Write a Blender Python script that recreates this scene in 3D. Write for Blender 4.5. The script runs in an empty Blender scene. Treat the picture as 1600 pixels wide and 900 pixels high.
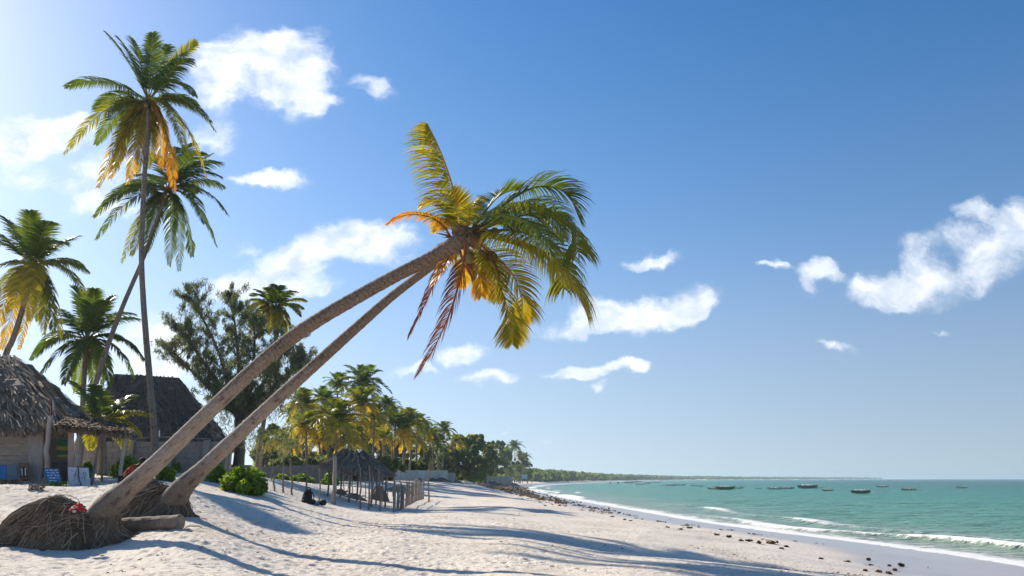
import bpy, math, random
import numpy as np
from mathutils import Vector, Matrix

R = math.radians
F = 1256.0            # focal length in photo pixels (photo 1600 x 900)
EYE = 1.65
PITCH = math.atan(298.0 / F)
SUN_AZ, SUN_EL = R(-47), R(30)
HAZE = 0.0002
random.seed(7)
rs = np.random.RandomState(11)
scene = bpy.context.scene

# ------------------------------------------------------------------ camera
cam = bpy.data.cameras.new('camera')
cam.sensor_width = 36
cam.lens = 36 * F / 1600
cam.clip_start = 0.1
cam.clip_end = 30000
camo = bpy.data.objects.new('camera', cam)
camo.location = (0, 0, EYE)
camo.rotation_euler = (math.pi / 2 + PITCH, 0, 0)
scene.collection.objects.link(camo)
scene.camera = camo

def ray(px, py):
    u = (px - 800) / F
    v = (450 - py) / F
    c, s = math.cos(PITCH), math.sin(PITCH)
    return Vector((u, c - v * s, s + v * c))
def W(px, py, Y):
    d = ray(px, py)
    return Vector((0, 0, EYE)) + d * (Y / d.y)
def G(px, py, z):
    d = ray(px, py)
    return Vector((0, 0, EYE)) + d * ((z - EYE) / d.z)

# ------------------------------------------------------------------ node helper
class NT:
    def __init__(s, tree):
        s.t = tree
        tree.nodes.clear()
    def n(s, typ, ins=None, **props):
        nd = s.t.nodes.new('ShaderNode' + typ)
        for k, v in props.items():
            setattr(nd, k, v)
        for k, v in (ins or {}).items():
            s.set(nd, k, v)
        return nd
    def set(s, nd, k, v):
        sock = nd.inputs[k]
        if isinstance(v, bpy.types.NodeSocket):
            s.t.links.new(v, sock)
        elif isinstance(v, bpy.types.Node):
            s.t.links.new(v.outputs[0], sock)
        else:
            if isinstance(v, (tuple, list)) and len(v) == 3 and sock.type == 'RGBA':
                v = (*v, 1)
            sock.default_value = v
    def math(s, op, a, b=0.0, c=None, clamp=False):
        ins = {0: a, 1: b}
        if c is not None: ins[2] = c
        return s.n('Math', ins, operation=op, use_clamp=clamp).outputs[0]
    def mix(s, f, a, b, blend='MIX'):
        nd = s.n('Mix', None, data_type='RGBA', blend_type=blend)
        s.set(nd, 0, f); s.set(nd, 6, a); s.set(nd, 7, b)
        return nd.outputs[2]
    def ramp(s, f, stops, interp='LINEAR'):
        nd = s.n('ValToRGB', {0: f})
        cr = nd.color_ramp
        cr.interpolation = interp
        while len(cr.elements) < len(stops): cr.elements.new(0.5)
        for e, (p, c) in zip(cr.elements, stops):
            e.position = p
            e.color = (*c, 1) if len(c) == 3 else c
        return nd.outputs[0]
    def smooth(s, v, a, b):
        nd = s.n('MapRange', {0: v, 1: a, 2: b, 3: 0.0, 4: 1.0}, interpolation_type='SMOOTHSTEP')
        return nd.outputs[0]
    def noise(s, vec, scale, detail=3.0, rough=0.55, dist=0.0, w=None):
        nd = s.n('TexNoise', {'Vector': vec, 'Scale': scale, 'Detail': detail, 'Roughness': rough, 'Distortion': dist})
        return nd.outputs[0]

# ------------------------------------------------------------------ world: sky + clouds fixed to sky directions
world = bpy.data.worlds.new('World')
scene.world = world
world.use_nodes = True
nt = NT(world.node_tree)
geo = nt.n('TexCoord')
sp3 = nt.n('SeparateXYZ', {0: geo.outputs['Generated']})
zl = nt.math('ADD', nt.math('MULTIPLY', nt.math('MAXIMUM', sp3.outputs[2], 0.0), 0.88), 0.10)
lifted = nt.n('VectorMath', {0: nt.n('CombineXYZ', {0: sp3.outputs[0], 1: sp3.outputs[1], 2: zl})}, operation='NORMALIZE').outputs[0]
sky = nt.n('TexSky', {'Vector': lifted}, sky_type='NISHITA', sun_disc=False, sun_elevation=SUN_EL, sun_rotation=SUN_AZ,
           altitude=0.0, air_density=1.0, dust_density=0.35, ozone_density=2.8)
sep = nt.n('SeparateXYZ', {0: geo.outputs['Generated']})
yy = nt.math('MAXIMUM', sep.outputs[1], 0.02)
cu = nt.math('DIVIDE', sep.outputs[0], yy)
cv = nt.math('DIVIDE', sep.outputs[2], yy)
uv0 = nt.n('CombineXYZ', {0: cu, 1: cv, 2: 0.0}).outputs[0]
wn = nt.n('TexNoise', {'Vector': uv0, 'Scale': 9.0, 'Detail': 5.0, 'Roughness': 0.6})
wv = nt.n('VectorMath', {0: wn.outputs[1], 1: (0.5, 0.5, 0.5)}, operation='SUBTRACT').outputs[0]
wv = nt.n('VectorMath', {0: wv, 3: 0.09}, operation='SCALE').outputs[0]
uvw = nt.n('VectorMath', {0: uv0, 1: wv}, operation='ADD').outputs[0]
# px, py, rx, ry, tilt(deg), strength
CLOUDS = [
 (400,88,78,42,0,1),(455,82,50,32,10,.95),(480,135,45,45,-30,.8),(345,112,50,40,0,.85),(500,162,32,15,5,1),(420,135,60,30,0,.75),(330,150,40,22,0,.45),
 (580,132,36,16,-25,.6),(55,212,75,26,5,.95),(115,198,45,20,0,.85),(10,235,45,20,0,.9),(150,262,75,42,0,.6),(35,272,45,18,0,.55),(165,315,70,20,0,.65),
 (330,215,40,35,0,.5),(420,283,56,14,2,.9),(575,372,85,36,-8,1),(500,368,60,22,20,.75),(450,408,85,28,18,1),(365,438,60,20,8,.9),(480,440,45,16,-5,.7),
 (720,556,42,16,8,.85),(640,586,45,7,3,.5),(1000,492,100,26,5,1),(1082,472,42,28,15,1),(935,478,45,24,-5,.9),(900,512,65,14,5,.8),
 (1022,399,38,10,5,.85),(1215,425,27,8,0,.7),(1280,432,26,16,0,.75),(1270,455,16,14,0,.5),
 (1372,442,50,28,10,1),(1432,418,48,36,30,.95),(1475,440,70,26,12,.9),(1560,390,60,34,35,1),(1590,345,45,32,30,1),(1520,330,30,16,0,.95),(1510,372,40,26,0,.45),
 (1308,550,24,9,0,.75),(1467,511,24,8,0,.5),(762,600,42,11,3,.85),(942,582,62,12,5,.8),(880,592,40,9,0,.5),(990,576,22,11,5,.8),(935,608,12,8,0,.4),(780,670,24,5,10,.35),
 (250,560,60,60,0,.85),(215,545,50,30,0,.6),(850,690,26,5,20,.25),(390,385,24,8,10,.5)]
field = None
for (px, py, rx, ry, tilt, st) in CLOUDS:
    d = ray(px, py); u0, v0 = d.x / d.y, d.z / d.y
    dx = ray(px + 5, py); dy_ = ray(px, py - 5)
    su = (dx.x / dx.y - u0) / 5; sv = (dy_.z / dy_.y - v0) / 5
    mp = nt.n('Mapping', {'Vector': uvw, 'Location': (u0, v0, 0), 'Rotation': (0, 0, R(tilt)), 'Scale': (rx * su * 1.38, ry * sv * 1.42, 1)}, vector_type='TEXTURE')
    ln = nt.n('VectorMath', {0: mp.outputs[0]}, operation='LENGTH').outputs[1]
    f = nt.math('SUBTRACT', 1.0, ln, clamp=True)
    f = nt.math('MULTIPLY', f, st)
    field = f if field is None else nt.math('MULTIPLY_ADD', f, nt.math('SUBTRACT', 1.0, field), field)
mpc = nt.n('Mapping', {'Vector': uvw, 'Scale': (1, 1.6, 1)})
nz = nt.noise(mpc.outputs[0], 13.0, 9.0, 0.62)
nz2 = nt.noise(mpc.outputs[0], 5.0, 4.0, 0.5)
nn = nt.math('ADD', nt.math('MULTIPLY', nt.math('SUBTRACT', nz, 0.5), 1.55), nt.math('MULTIPLY', nt.math('SUBTRACT', nz2, 0.5), 0.35))
dens0 = nt.math('ADD', field, nt.math('MULTIPLY', nn, nt.smooth(field, 0.0, 0.3)))
dens = nt.smooth(dens0, 0.04, 0.85)
dens = nt.math('MULTIPLY', dens, nt.smooth(sep.outputs[1], 0.1, 0.3))
dens = nt.math('MULTIPLY', dens, 0.94)
# cloud body: lit tops, soft grey where thick and turned from the sun
mps = nt.n('Mapping', {'Vector': uvw, 'Location': (0.018, -0.022, 0), 'Scale': (1, 1.6, 1)})
nzs = nt.noise(mps.outputs[0], 13.0, 5.0, 0.55)
sh = nt.math('ADD', nt.math('MULTIPLY', nt.math('SUBTRACT', nz, nzs), 3.4), nt.math('MULTIPLY', nt.smooth(dens0, 0.9, 0.3), 0.55), clamp=False)
sh = nt.math('ADD', sh, 0.35, clamp=True)
ccol = nt.mix(sh, (5.2, 5.9, 7.0), (8.7, 8.8, 8.95))
# toward the right, away from the sun, clouds are greyer
side = nt.smooth(cu, 0.0, 0.75)
ccol = nt.mix(side, ccol, nt.mix(0.32, ccol, (4.2, 5.0, 6.2)))
satv = nt.math('ADD', nt.math('MULTIPLY_ADD', nt.smooth(sep.outputs[2], -0.05, 0.32), 0.4, 0.68), nt.math('MULTIPLY', nt.smooth(sep.outputs[2], 0.12, 0.6), 0.22))
valv = nt.math('MULTIPLY_ADD', nt.smooth(sep.outputs[2], -0.02, 0.3), 0.2, 0.82)
hs = nt.n('HueSaturation', {'Saturation': satv, 'Value': valv, 'Color': sky})
skyc = nt.mix(dens, hs.outputs[0], ccol)
bg = nt.n('Background', {0: skyc, 1: 0.10})
nt.n('OutputWorld', {0: bg})

# ------------------------------------------------------------------ sun, exposure
sl = bpy.data.lights.new('sun', 'SUN')
sl.energy = 5.0
sl.angle = R(0.55)
sl.color = (1.0, 0.91, 0.77)
so = bpy.data.objects.new('sun', sl)
so.rotation_euler = (math.pi / 2 - SUN_EL, 0, math.pi - SUN_AZ)
so.location = (-20, 20, 30)
scene.collection.objects.link(so)
sdir = Vector((math.sin(SUN_AZ) * math.cos(SUN_EL), math.cos(SUN_AZ) * math.cos(SUN_EL), math.sin(SUN_EL)))
so.rotation_euler = sdir.to_track_quat('Z', 'Y').to_euler()
scene.view_settings.view_transform = 'Standard'
scene.view_settings.look = 'None'
scene.view_settings.exposure = 0.55
scene.view_settings.gamma = 1.0
scene.cycles.max_bounces = 6
scene.cycles.transparent_max_bounces = 12
scene.cycles.volume_bounces = 0
scene.cycles.caustics_reflective = False
scene.cycles.caustics_refractive = False
scene.cycles.sample_clamp_indirect = 4.0
scene.cycles.use_denoising = True

# ------------------------------------------------------------------ mesh building
def origin_of(o):
    v = Vector((0, 0, 0))
    while o is not None:
        v += o.location
        o = o.parent
    return v

def finish(me, name, mat, parent, origin, smooth):
    o = bpy.data.objects.new(name, me)
    scene.collection.objects.link(o)
    if parent is not None: o.parent = parent
    else: o.location = origin
    if mat is not None: me.materials.append(mat)
    if smooth: me.polygons.foreach_set('use_smooth', np.ones(len(me.polygons), bool))
    return o

class MB:
    def __init__(s): s.v = []; s.f = []; s.t = []; s.c = []
    def add(s, verts, faces, tint=0.5, tc=None):
        b = len(s.v)
        s.v.extend([tuple(p) for p in verts])
        s.f.extend([tuple(i + b for i in f) for f in faces])
        if hasattr(tint, '__len__'): s.t.extend(tint)
        else: s.t.extend([tint] * len(verts))
        s.c.extend([tuple(p) for p in (tc if tc is not None else verts)])
    def box(s, c, size, rot=None, tint=0.5, taper=1.0, jit=0.0):
        c = Vector(c); hx, hy, hz = size[0] / 2, size[1] / 2, size[2] / 2
        m = rot if isinstance(rot, Matrix) else (Matrix.Rotation(rot or 0, 3, 'Z'))
        vs = []
        for z in (-hz, hz):
            k = 1 if z < 0 else taper
            for x, y in ((-hx, -hy), (hx, -hy), (hx, hy), (-hx, hy)):
                p = Vector((x * k + random.uniform(-jit, jit), y * k, z + random.uniform(-jit, jit)))
                vs.append(c + m @ p)
        s.add(vs, [(3, 2, 1, 0), (4, 5, 6, 7), (0, 1, 5, 4), (1, 2, 6, 5), (2, 3, 7, 6), (3, 0, 4, 7)], tint,
              [(p - c) @ m + Vector((c.x * 3.1, c.z * 2.7, c.y)) for p in vs])
    def tube(s, pts, radii, n=8, tint=0.5, cap=True, wob=0.0, flat=1.0):
        pts = [Vector(p) for p in pts]
        k = len(pts)
        if not hasattr(radii, '__len__'): radii = [radii] * k
        vs = []; tc = []; fs = []; tt = []
        L = 0; ref = Vector((0, 0, 1))
        T0 = (pts[1] - pts[0]).normalized()
        if abs(T0.z) > 0.9: ref = Vector((0, 1, 0))
        A = T0.cross(ref).normalized()
        for i in range(k):
            T = (pts[min(i + 1, k - 1)] - pts[max(i - 1, 0)]).normalized()
            A = (A - T * A.dot(T)).normalized()
            B = T.cross(A)
            if i: L += (pts[i] - pts[i - 1]).length
            for j in range(n):
                a = 2 * math.pi * j / n
                r = radii[i] * (1 + random.uniform(-wob, wob))
                vs.append(pts[i] + A * (math.cos(a) * r) + B * (math.sin(a) * r * flat))
                tc.append((math.cos(a) * radii[0], math.sin(a) * radii[0], L))
                tt.append(tint[i] if hasattr(tint, '__len__') else tint)
        for i in range(k - 1):
            for j in range(n):
                a, b = i * n + j, i * n + (j + 1) % n
                fs.append((a, b, b + n, a + n))
        if cap:
            fs.append(tuple(range(n - 1, -1, -1)))
            fs.append(tuple((k - 1) * n + j for j in range(n)))
        s.add(vs, fs, tt, tc)
    def blob(s, c, r, seg=10, rings=7, tint=0.5, amp=0.15, rot=0):
        vs = []; fs = []
        c = Vector(c); ph = random.uniform(0, 9)
        for i in range(rings + 1):
            th = math.pi * i / rings
            for j in range(seg):
                a = 2 * math.pi * j / seg
                q = 1 + amp * (math.sin(3 * a + ph + i) * 0.5 + math.sin(5 * th + 2 * a + ph) * 0.5) * math.sin(th)
                p = Vector((math.sin(th) * math.cos(a) * r[0] * q, math.sin(th) * math.sin(a) * r[1] * q, math.cos(th) * r[2] * q))
                vs.append(c + Matrix.Rotation(rot, 3, 'Z') @ p)
        for i in range(rings):
            for j in range(seg):
                fs.append((i * seg + j, (i + 1) * seg + j, (i + 1) * seg + (j + 1) % seg, i * seg + (j + 1) % seg))
        s.add(vs, fs, tint)
    def build(s, name, mat, parent=None, origin=None, smooth=False, label=None, cat=None, group=None, kind=None):
        org = origin_of(parent) if parent is not None else Vector(origin if origin is not None else (0, 0, 0))
        me = bpy.data.meshes.new(name)
        vv = [(p[0] - org.x, p[1] - org.y, p[2] - org.z) for p in s.v]
        me.from_pydata(vv, [], s.f)
        at = me.attributes.new('tint', 'FLOAT', 'POINT'); at.data.foreach_set('value', np.array(s.t, np.float32))
        ac = me.attributes.new('tc', 'FLOAT_VECTOR', 'POINT'); ac.data.foreach_set('vector', np.array(s.c, np.float32).ravel())
        me.update()
        o = finish(me, name, mat, parent, org, smooth)
        tag(o, label, cat, group, kind)
        return o

def tag(o, label=None, cat=None, group=None, kind=None):
    if label: o['label'] = label
    if cat: o['category'] = cat
    if group: o['group'] = group
    if kind: o['kind'] = kind
    return o

def thing(name, label, cat, loc, group=None):
    o = bpy.data.objects.new(name, None)
    o.location = loc
    o.empty_display_size = 0.3
    scene.collection.objects.link(o)
    return tag(o, label, cat, group)

def quads_obj(name, V, tint, mat, parent=None, origin=(0, 0, 0), nv=4, label=None, cat=None, group=None, kind=None, extra=None):
    """V: (M, nv, 3) array of separate polygons, tint: (M,)"""
    org = np.array(origin_of(parent) if parent is not None else origin, float)
    M = len(V)
    co = (V.reshape(-1, 3) - org).astype(np.float32)
    t = np.repeat(tint, nv).astype(np.float32)
    if extra is not None:
        ev, ef, et = extra
        b = len(co)
        co = np.vstack([co, np.array(ev, np.float32) - org.astype(np.float32)])
        t = np.concatenate([t, np.array(et, np.float32)])
    me = bpy.data.meshes.new(name)
    me.vertices.add(len(co)); me.vertices.foreach_set('co', co.ravel())
    idx = np.arange(M * nv, dtype=np.int32)
    starts = np.arange(0, M * nv, nv, dtype=np.int32)
    if extra is not None:
        ef = np.array(ef, np.int32) + b
        starts = np.concatenate([starts, M * nv + np.arange(len(ef), dtype=np.int32) * ef.shape[1]])
        idx = np.concatenate([idx, ef.ravel()])
    me.loops.add(len(idx)); me.loops.foreach_set('vertex_index', idx.astype(np.int32))
    me.polygons.add(len(starts)); me.polygons.foreach_set('loop_start', starts.astype(np.int32))
    me.update(calc_edges=True)
    me.validate()
    at = me.attributes.new('tint', 'FLOAT', 'POINT'); at.data.foreach_set('value', t)
    o = finish(me, name, mat, parent, Vector(org), False)
    tag(o, label, cat, group, kind)
    return o

# ------------------------------------------------------------------ numpy noise
def hash2(ix, iy, k=0):
    n = (ix.astype(np.int64) * 374761393 + iy.astype(np.int64) * 668265263 + k * 982451653) & 0xffffffff
    n = ((n ^ (n >> 13)) * 1274126177) & 0xffffffff
    return ((n ^ (n >> 16)) & 0xffffff) / float(0xffffff)
def vnoise(x, y, k=0):
    ix, iy = np.floor(x), np.floor(y)
    fx, fy = x - ix, y - iy
    fx = fx * fx * (3 - 2 * fx); fy = fy * fy * (3 - 2 * fy)
    a, b = hash2(ix, iy, k), hash2(ix + 1, iy, k)
    c, d = hash2(ix, iy + 1, k), hash2(ix + 1, iy + 1, k)
    return (a * (1 - fx) + b * fx) * (1 - fy) + (c * (1 - fx) + d * fx) * fy - 0.5
def fbm(x, y, o=4, k=0):
    r = 0; a = 1.0
    for i in range(o):
        r = r + a * vnoise(x, y, k + i); x = x * 2.03 + 7.1; y = y * 2.03 - 3.7; a *= 0.5
    return r

# ------------------------------------------------------------------ terrain function
SEA = -1.55
sp = [(G(1760, 925, SEA)), G(1600, 884, SEA), G(1480, 866, SEA), G(1340, 847, SEA), G(1200, 830, SEA), G(1100, 816, SEA), G(1000, 799, SEA),
      G(930, 787, SEA), G(880, 778, SEA), G(842, 770, SEA), G(818, 763, SEA)]
SY = [-60, 0, 12] + [p.y for p in sp] + [430, 560, 800, 1200, 2000, 4000, 6500]
SX = [46, 33, 28] + [p.x for p in sp] + [14, 36, 85, 170, 420, 1600, 3700]
def shore(x, y):
    xs = np.interp(y, SY, SX)
    sl_ = (np.interp(y + 2, SY, SX) - np.interp(y - 2, SY, SX)) / 4
    return (xs - x) / np.sqrt(1 + sl_ * sl_)
def base_h(x, y):
    d = shore(x, y)
    return np.interp(d, [-3000, -400, -60, -20, 0, 4, 9, 14, 24, 34, 44, 60, 400], [-20, -9, -3.6, -2.5, -1.55, -1.25, -0.75, -0.25, 0.05, 0.75, 1.5, 1.75, 2.2])

CP = [(30,836,17.8),(100,850,17.3),(165,850,17.3),(215,800,20.6),(285,805,20.2),(20,752,29.5),(85,757,28.8),(125,762,28.3),(152,757,29),(193,757,29.3),
      (243,738,40),(150,738,40),(340,737,42),(400,742,48),(390,771,33),(350,764,33),(430,768,37),(480,787,35),(520,788,39),(563,795,40),(617,801,40),(640,788,51),(200,753,25.3),(240,764,24),(662,779,64),(670,785,56),
      (560,765,60),(460,752,60),(330,775,27),(400,800,25),(0,790,22),(280,832,17),(0,900,13.5),(400,900,13.2),(200,880,15),(800,900,13.4),(1000,900,13.3),(600,840,21),(800,840,22),(560,750,95),
      (640,750,120),(700,753,130),(745,757,250),(600,800,38),(700,800,36),(800,790,48),(0,755,28)]
cpx = np.array([W(*c)[:] for c in CP])
def lc(x, y):
    r = np.sqrt(x * x + y * y) + 0.5
    return np.arctan2(x, np.maximum(y, 0.01)) * 3.0, np.log(r)
ca, cb = lc(cpx[:, 0], cpx[:, 1])
res = cpx[:, 2] - base_h(cpx[:, 0], cpx[:, 1])
def kern(a, b, a2, b2): return np.exp(-((a - a2) ** 2 + (b - b2) ** 2) / (2 * 0.17 ** 2))
KM = kern(ca[:, None], cb[:, None], ca[None], cb[None]) + np.eye(len(ca)) * 0.12
wts = np.linalg.solve(KM, res)
def ground(x, y):
    x = np.asarray(x, float); y = np.asarray(y, float)
    a, b = lc(x, y)
    h = base_h(x, y)
    q = np.zeros_like(h)
    for i in range(len(wts)):
        q = q + wts[i] * kern(a, b, ca[i], cb[i])
    d = shore(x, y)
    q = q * np.clip((d - 6) / 8, 0, 1) * np.clip(y / 8, 0, 1)
    return h + q
def gz(x, y): return float(ground(np.array([x]), np.array([y]))[0])
def on_ground(px, py, Y, sink=0.0):
    p = W(px, py, Y)
    return Vector((p.x, p.y, gz(p.x, p.y) - sink))

# ------------------------------------------------------------------ materials
def attr(n, name, out=0):
    return n.n('Attribute', None, attribute_name=name).outputs[out]
def new_mat(name):
    m = bpy.data.materials.new(name); m.use_nodes = True
    return m, NT(m.node_tree)
def out(n, sh, vol=None):
    n.n('OutputMaterial', {0: sh})
    return n

def mat_simple(name, col, rough=0.8, var=0.25, scale=6.0, bump=0.3, bscale=25.0, stretch=(1, 1, 1), spec=0.3, coord='tc', col2=None):
    m, n = new_mat(name)
    if coord == 'tc': vec = n.n('Attribute', None, attribute_name='tc').outputs[1]
    else: vec = n.n('TexCoord').outputs['Object']
    mp = n.n('Mapping', {'Vector': vec, 'Scale': stretch}).outputs[0]
    z = n.noise(mp, scale, 5, 0.6)
    z2 = n.noise(mp, scale * 0.23, 3, 0.6)
    dark = tuple(c * (1 - var) for c in col); lite = tuple(min(1, c * (1 + var)) for c in (col2 or col))
    c = n.ramp(n.math('ADD', n.math('MULTIPLY', z, .6), n.math('MULTIPLY', z2, .4)), [(0.3, dark), (0.7, lite)])
    bz = n.noise(mp, bscale, 4, 0.65)
    b = n.n('Bump', {'Strength': bump, 'Distance': 0.03, 'Height': bz})
    p = n.n('BsdfPrincipled', {'Base Color': c, 'Roughness': rough, 'Specular IOR Level': spec, 'Normal': b})
    out(n, p)
    return m

def mat_leaf(name, stops, trans=0.5, rough=0.42, tsat=(1.5, 1.35, 0.5), spec=0.45):
    m, n = new_mat(name)
    t = attr(n, 'tint', 2)
    z = n.noise(n.n('NewGeometry').outputs['Position'], 1.6, 2)
    tt = n.math('ADD', t, n.math('MULTIPLY', n.math('SUBTRACT', z, 0.5), 0.12))
    c = n.ramp(tt, stops)
    rnd = n.n('NewGeometry').outputs['Random Per Island']
    c = n.mix(1.0, c, n.ramp(rnd, [(0, (0.72, 0.74, 0.7)), (1, (1.25, 1.2, 1.1))]), 'MULTIPLY')
    p = n.n('BsdfPrincipled', {'Base Color': c, 'Roughness': rough, 'Specular IOR Level': spec})
    tcx = n.mix(1.0, c, tsat, 'MULTIPLY')
    tr = n.n('BsdfTranslucent', {'Color': tcx})
    mx = n.n('MixShader', {0: trans, 1: p, 2: tr})
    out(n, mx)
    return m

PALM_STOPS = [(0.0, (0.04, 0.08, 0.025)), (0.3, (0.09, 0.14, 0.022)), (0.5, (0.24, 0.23, 0.025)), (0.65, (0.42, 0.29, 0.035)), (0.8, (0.44, 0.17, 0.03)), (0.92, (0.22, 0.06, 0.035)), (1.0, (0.15, 0.07, 0.04))]
M = {}
M['palm'] = mat_leaf('palm_leaf', PALM_STOPS, 0.5, 0.42, (1.85, 1.6, .55), .35)
M['dead_palm'] = mat_leaf('dead_palm_leaf', [(0, (.12, .05, .03)), (.5, (.26, .095, .05)), (1, (.3, .15, .08))], .12, .7, (1.2, .9, .6), .1)
M['broad'] = mat_leaf('broad_leaf', [(0, (0.08, 0.11, 0.045)), (0.5, (0.16, 0.195, 0.075)), (1, (0.27, 0.27, 0.09))], 0.52, 0.6, (1.3, 1.3, 0.6), .2)
M['bush'] = mat_leaf('bush_leaf', [(0, (0.07, 0.13, 0.015)), (0.5, (0.17, 0.27, 0.025)), (1, (0.32, 0.4, 0.04))], 0.45, 0.5, (1.4, 1.35, 0.5), .3)
M['needle'] = mat_leaf('needle_leaf', [(0, (0.1, 0.12, 0.075)), (0.5, (0.17, 0.195, 0.12)), (1, (0.27, 0.29, 0.17))], 0.42, 0.6, (1.2, 1.2, 0.7), .2)

def mat_trunk(name, c1, c2, ring=7.0, GROOVE=0.5):
    m, n = new_mat(name)
    vec = n.n('Attribute', None, attribute_name='tc').outputs[1]
    s3 = n.n('SeparateXYZ', {0: vec})
    zz = n.math('ADD', s3.outputs[2], n.math('MULTIPLY', n.noise(vec, 2.2, 2), 0.12))
    saw = n.math('FRACT', n.math('MULTIPLY_ADD', zz, ring, n.math('MULTIPLY', n.noise(vec, 0.9, 3, 0.7), 5.0)))
    groove = n.smooth(n.math('ABSOLUTE', n.math('SUBTRACT', saw, 0.5)), 0.36, 0.5)
    z = n.noise(vec, 9, 6, 0.65)
    upper = n.smooth(s3.outputs[2], 3.2, 6.5)
    groove = n.math('MULTIPLY', groove, n.math('ADD', 0.5, n.math('MULTIPLY', upper, 1.3)))
    mp = n.n('Mapping', {'Vector': vec, 'Scale': (14, 14, 1.6)}).outputs[0]
    crack = n.noise(mp, 1.6, 5, 0.7)
    c = n.ramp(n.math('ADD', n.math('MULTIPLY', z, 0.55), n.math('MULTIPLY', crack, 0.45)), [(0.34, c1), (0.66, c2)])
    big = n.noise(vec, 1.3, 4, 0.6)
    c = n.mix(n.math('MULTIPLY', groove, n.math('MULTIPLY', n.smooth(big, 0.42, 0.65), GROOVE)), c, tuple(k * 0.35 for k in c1))
    c = n.mix(n.math('MULTIPLY', n.smooth(s3.outputs[2], 2.6, 0.6), 0.85), c, n.mix(z, (0.1, 0.075, 0.055), (0.24, 0.19, 0.14))) if GROOVE < .4 else c
    c = n.mix(upper, c, n.mix(1.0, c, (0.66, 0.6, 0.55), 'MULTIPLY')) if GROOVE < .4 else c
    blot = n.smooth(n.noise(vec, 2.6, 6, 0.72), 0.53, 0.64)
    c = n.mix(n.math('MULTIPLY', blot, 0.75), c, tuple(k * 0.38 for k in c1))
    lich = n.smooth(n.noise(n.n('Mapping', {'Vector': vec, 'Location': (5, 3, 1)}).outputs[0], 4.0, 5, 0.7), 0.6, 0.68)
    c = n.mix(n.math('MULTIPLY', lich, 0.35), c, (0.42, 0.4, 0.36))
    h = n.math('SUBTRACT', n.math('MULTIPLY', crack, 0.7), n.math('MULTIPLY', groove, 0.9 * (GROOVE + .2)))
    b = n.n('Bump', {'Strength': 0.85, 'Distance': 0.03, 'Height': h})
    p = n.n('BsdfPrincipled', {'Base Color': c, 'Roughness': 0.85, 'Specular IOR Level': 0.2, 'Normal': b})
    out(n, p)
    return m
M['trunk'] = mat_trunk('palm_trunk_bark', (0.2, 0.155, 0.125), (0.43, 0.35, 0.285), 9.0, 0.28)
M['trunk_far'] = mat_trunk('grey_palm_bark', (0.15, 0.115, 0.09), (0.3, 0.24, 0.19), 5.0)
M['bark'] = mat_simple('tree_bark', (0.13, 0.1, 0.08), stretch=(6, 6, 1), scale=5)
M['root'] = mat_simple('root_fibre', (0.2, 0.14, 0.1), var=0.5, scale=14, bump=0.9, bscale=30, stretch=(3, 3, 1), spec=.15)
M['strand'] = mat_leaf('dry_root_strand', [(0, (0.09, 0.062, 0.045)), (0.5, (0.21, 0.155, 0.115)), (1, (0.5, 0.41, 0.32))], 0.05, 0.85, (1, 1, 1), .1)
M['thatch'] = mat_leaf('dry_thatch', [(0, (0.1, 0.07, 0.05)), (0.5, (0.29, 0.205, 0.15)), (1, (0.52, 0.41, 0.3))], 0.15, 0.85, (1, 1, 1), .15)
M['thatch_core'] = mat_simple('thatch_layer', (0.2, 0.155, 0.125), var=0.5, scale=5, bump=1.0, bscale=16, stretch=(1, 1, 6))
M['makuti'] = mat_leaf('dark_makuti', [(0, (0.06, 0.05, 0.047)), (0.5, (0.11, 0.09, 0.083)), (1, (0.18, 0.15, 0.135))], 0.05, 0.9, (1, 1, 1), .1)
M['fence_dark'] = mat_simple('dark_plank', (0.2, 0.17, 0.15), var=0.4, scale=3)
M['shelter_thatch'] = mat_leaf('brightened_thatch', [(0, (0.14, 0.095, 0.07)), (0.5, (0.4, 0.29, 0.21)), (1, (0.65, 0.52, 0.4))], 0.2, 0.85, (1, 1, 1), .1)  # same dry thatch, its colour brightened to offset the shelter's shaded side
M['plank'] = mat_simple('weathered_plank', (0.36, 0.32, 0.28), var=0.42, scale=7, bump=0.5, bscale=20, stretch=(1, 4, 9))
M['slab'] = mat_simple('grey_driftwood_slab', (0.34, 0.31, 0.28), var=0.3, scale=6, bump=0.5, bscale=20, stretch=(7, 4, 1))
M['pole'] = mat_simple('stick_wood', (0.26, 0.2, 0.16), var=0.4, scale=8, bump=0.5, bscale=20, stretch=(5, 5, 1))
M['pole_pale'] = mat_simple('pale_pole_wood', (0.42, 0.36, 0.3), var=0.3, scale=8, bump=0.5, bscale=20, stretch=(5, 5, 1))
M['concrete'] = mat_simple('old_concrete', (0.3, 0.255, 0.215), var=0.3, scale=2, bump=0.4, bscale=12)
M['plaster'] = mat_simple('pale_plaster', (0.5, 0.46, 0.41), var=0.2, scale=.6, bump=0.3, bscale=3)
M['rubble'] = mat_simple('heaped_rubble', (0.2, 0.15, 0.12), var=0.6, scale=.9, bump=0.9, bscale=3)
M['sandbank'] = mat_simple('sand_bank', (0.52, 0.45, 0.38), var=0.2, scale=.5, bump=0.8, bscale=3)
M['blue_board'] = mat_simple('blue_paint_board', (0.05, 0.2, 0.42), var=0.25, scale=4)
M['bright_blue'] = mat_simple('bright_blue_paint', (0.03, 0.27, 0.6), var=0.2, scale=4)
M['grey_board'] = mat_simple('grey_blue_board', (0.16, 0.2, 0.24), var=0.3, scale=4)
M['white_board'] = mat_simple('white_painted_board', (0.62, 0.62, 0.64), var=0.08, scale=3)
M['dark_board'] = mat_simple('dark_painting', (0.07, 0.045, 0.04), var=0.5, scale=5)
M['brown_board'] = mat_simple('brown_board', (0.2, 0.11, 0.07), var=0.35, scale=5)
M['chalk'] = mat_simple('chalk_white', (0.7, 0.74, 0.78), var=0.1, scale=3)
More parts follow.
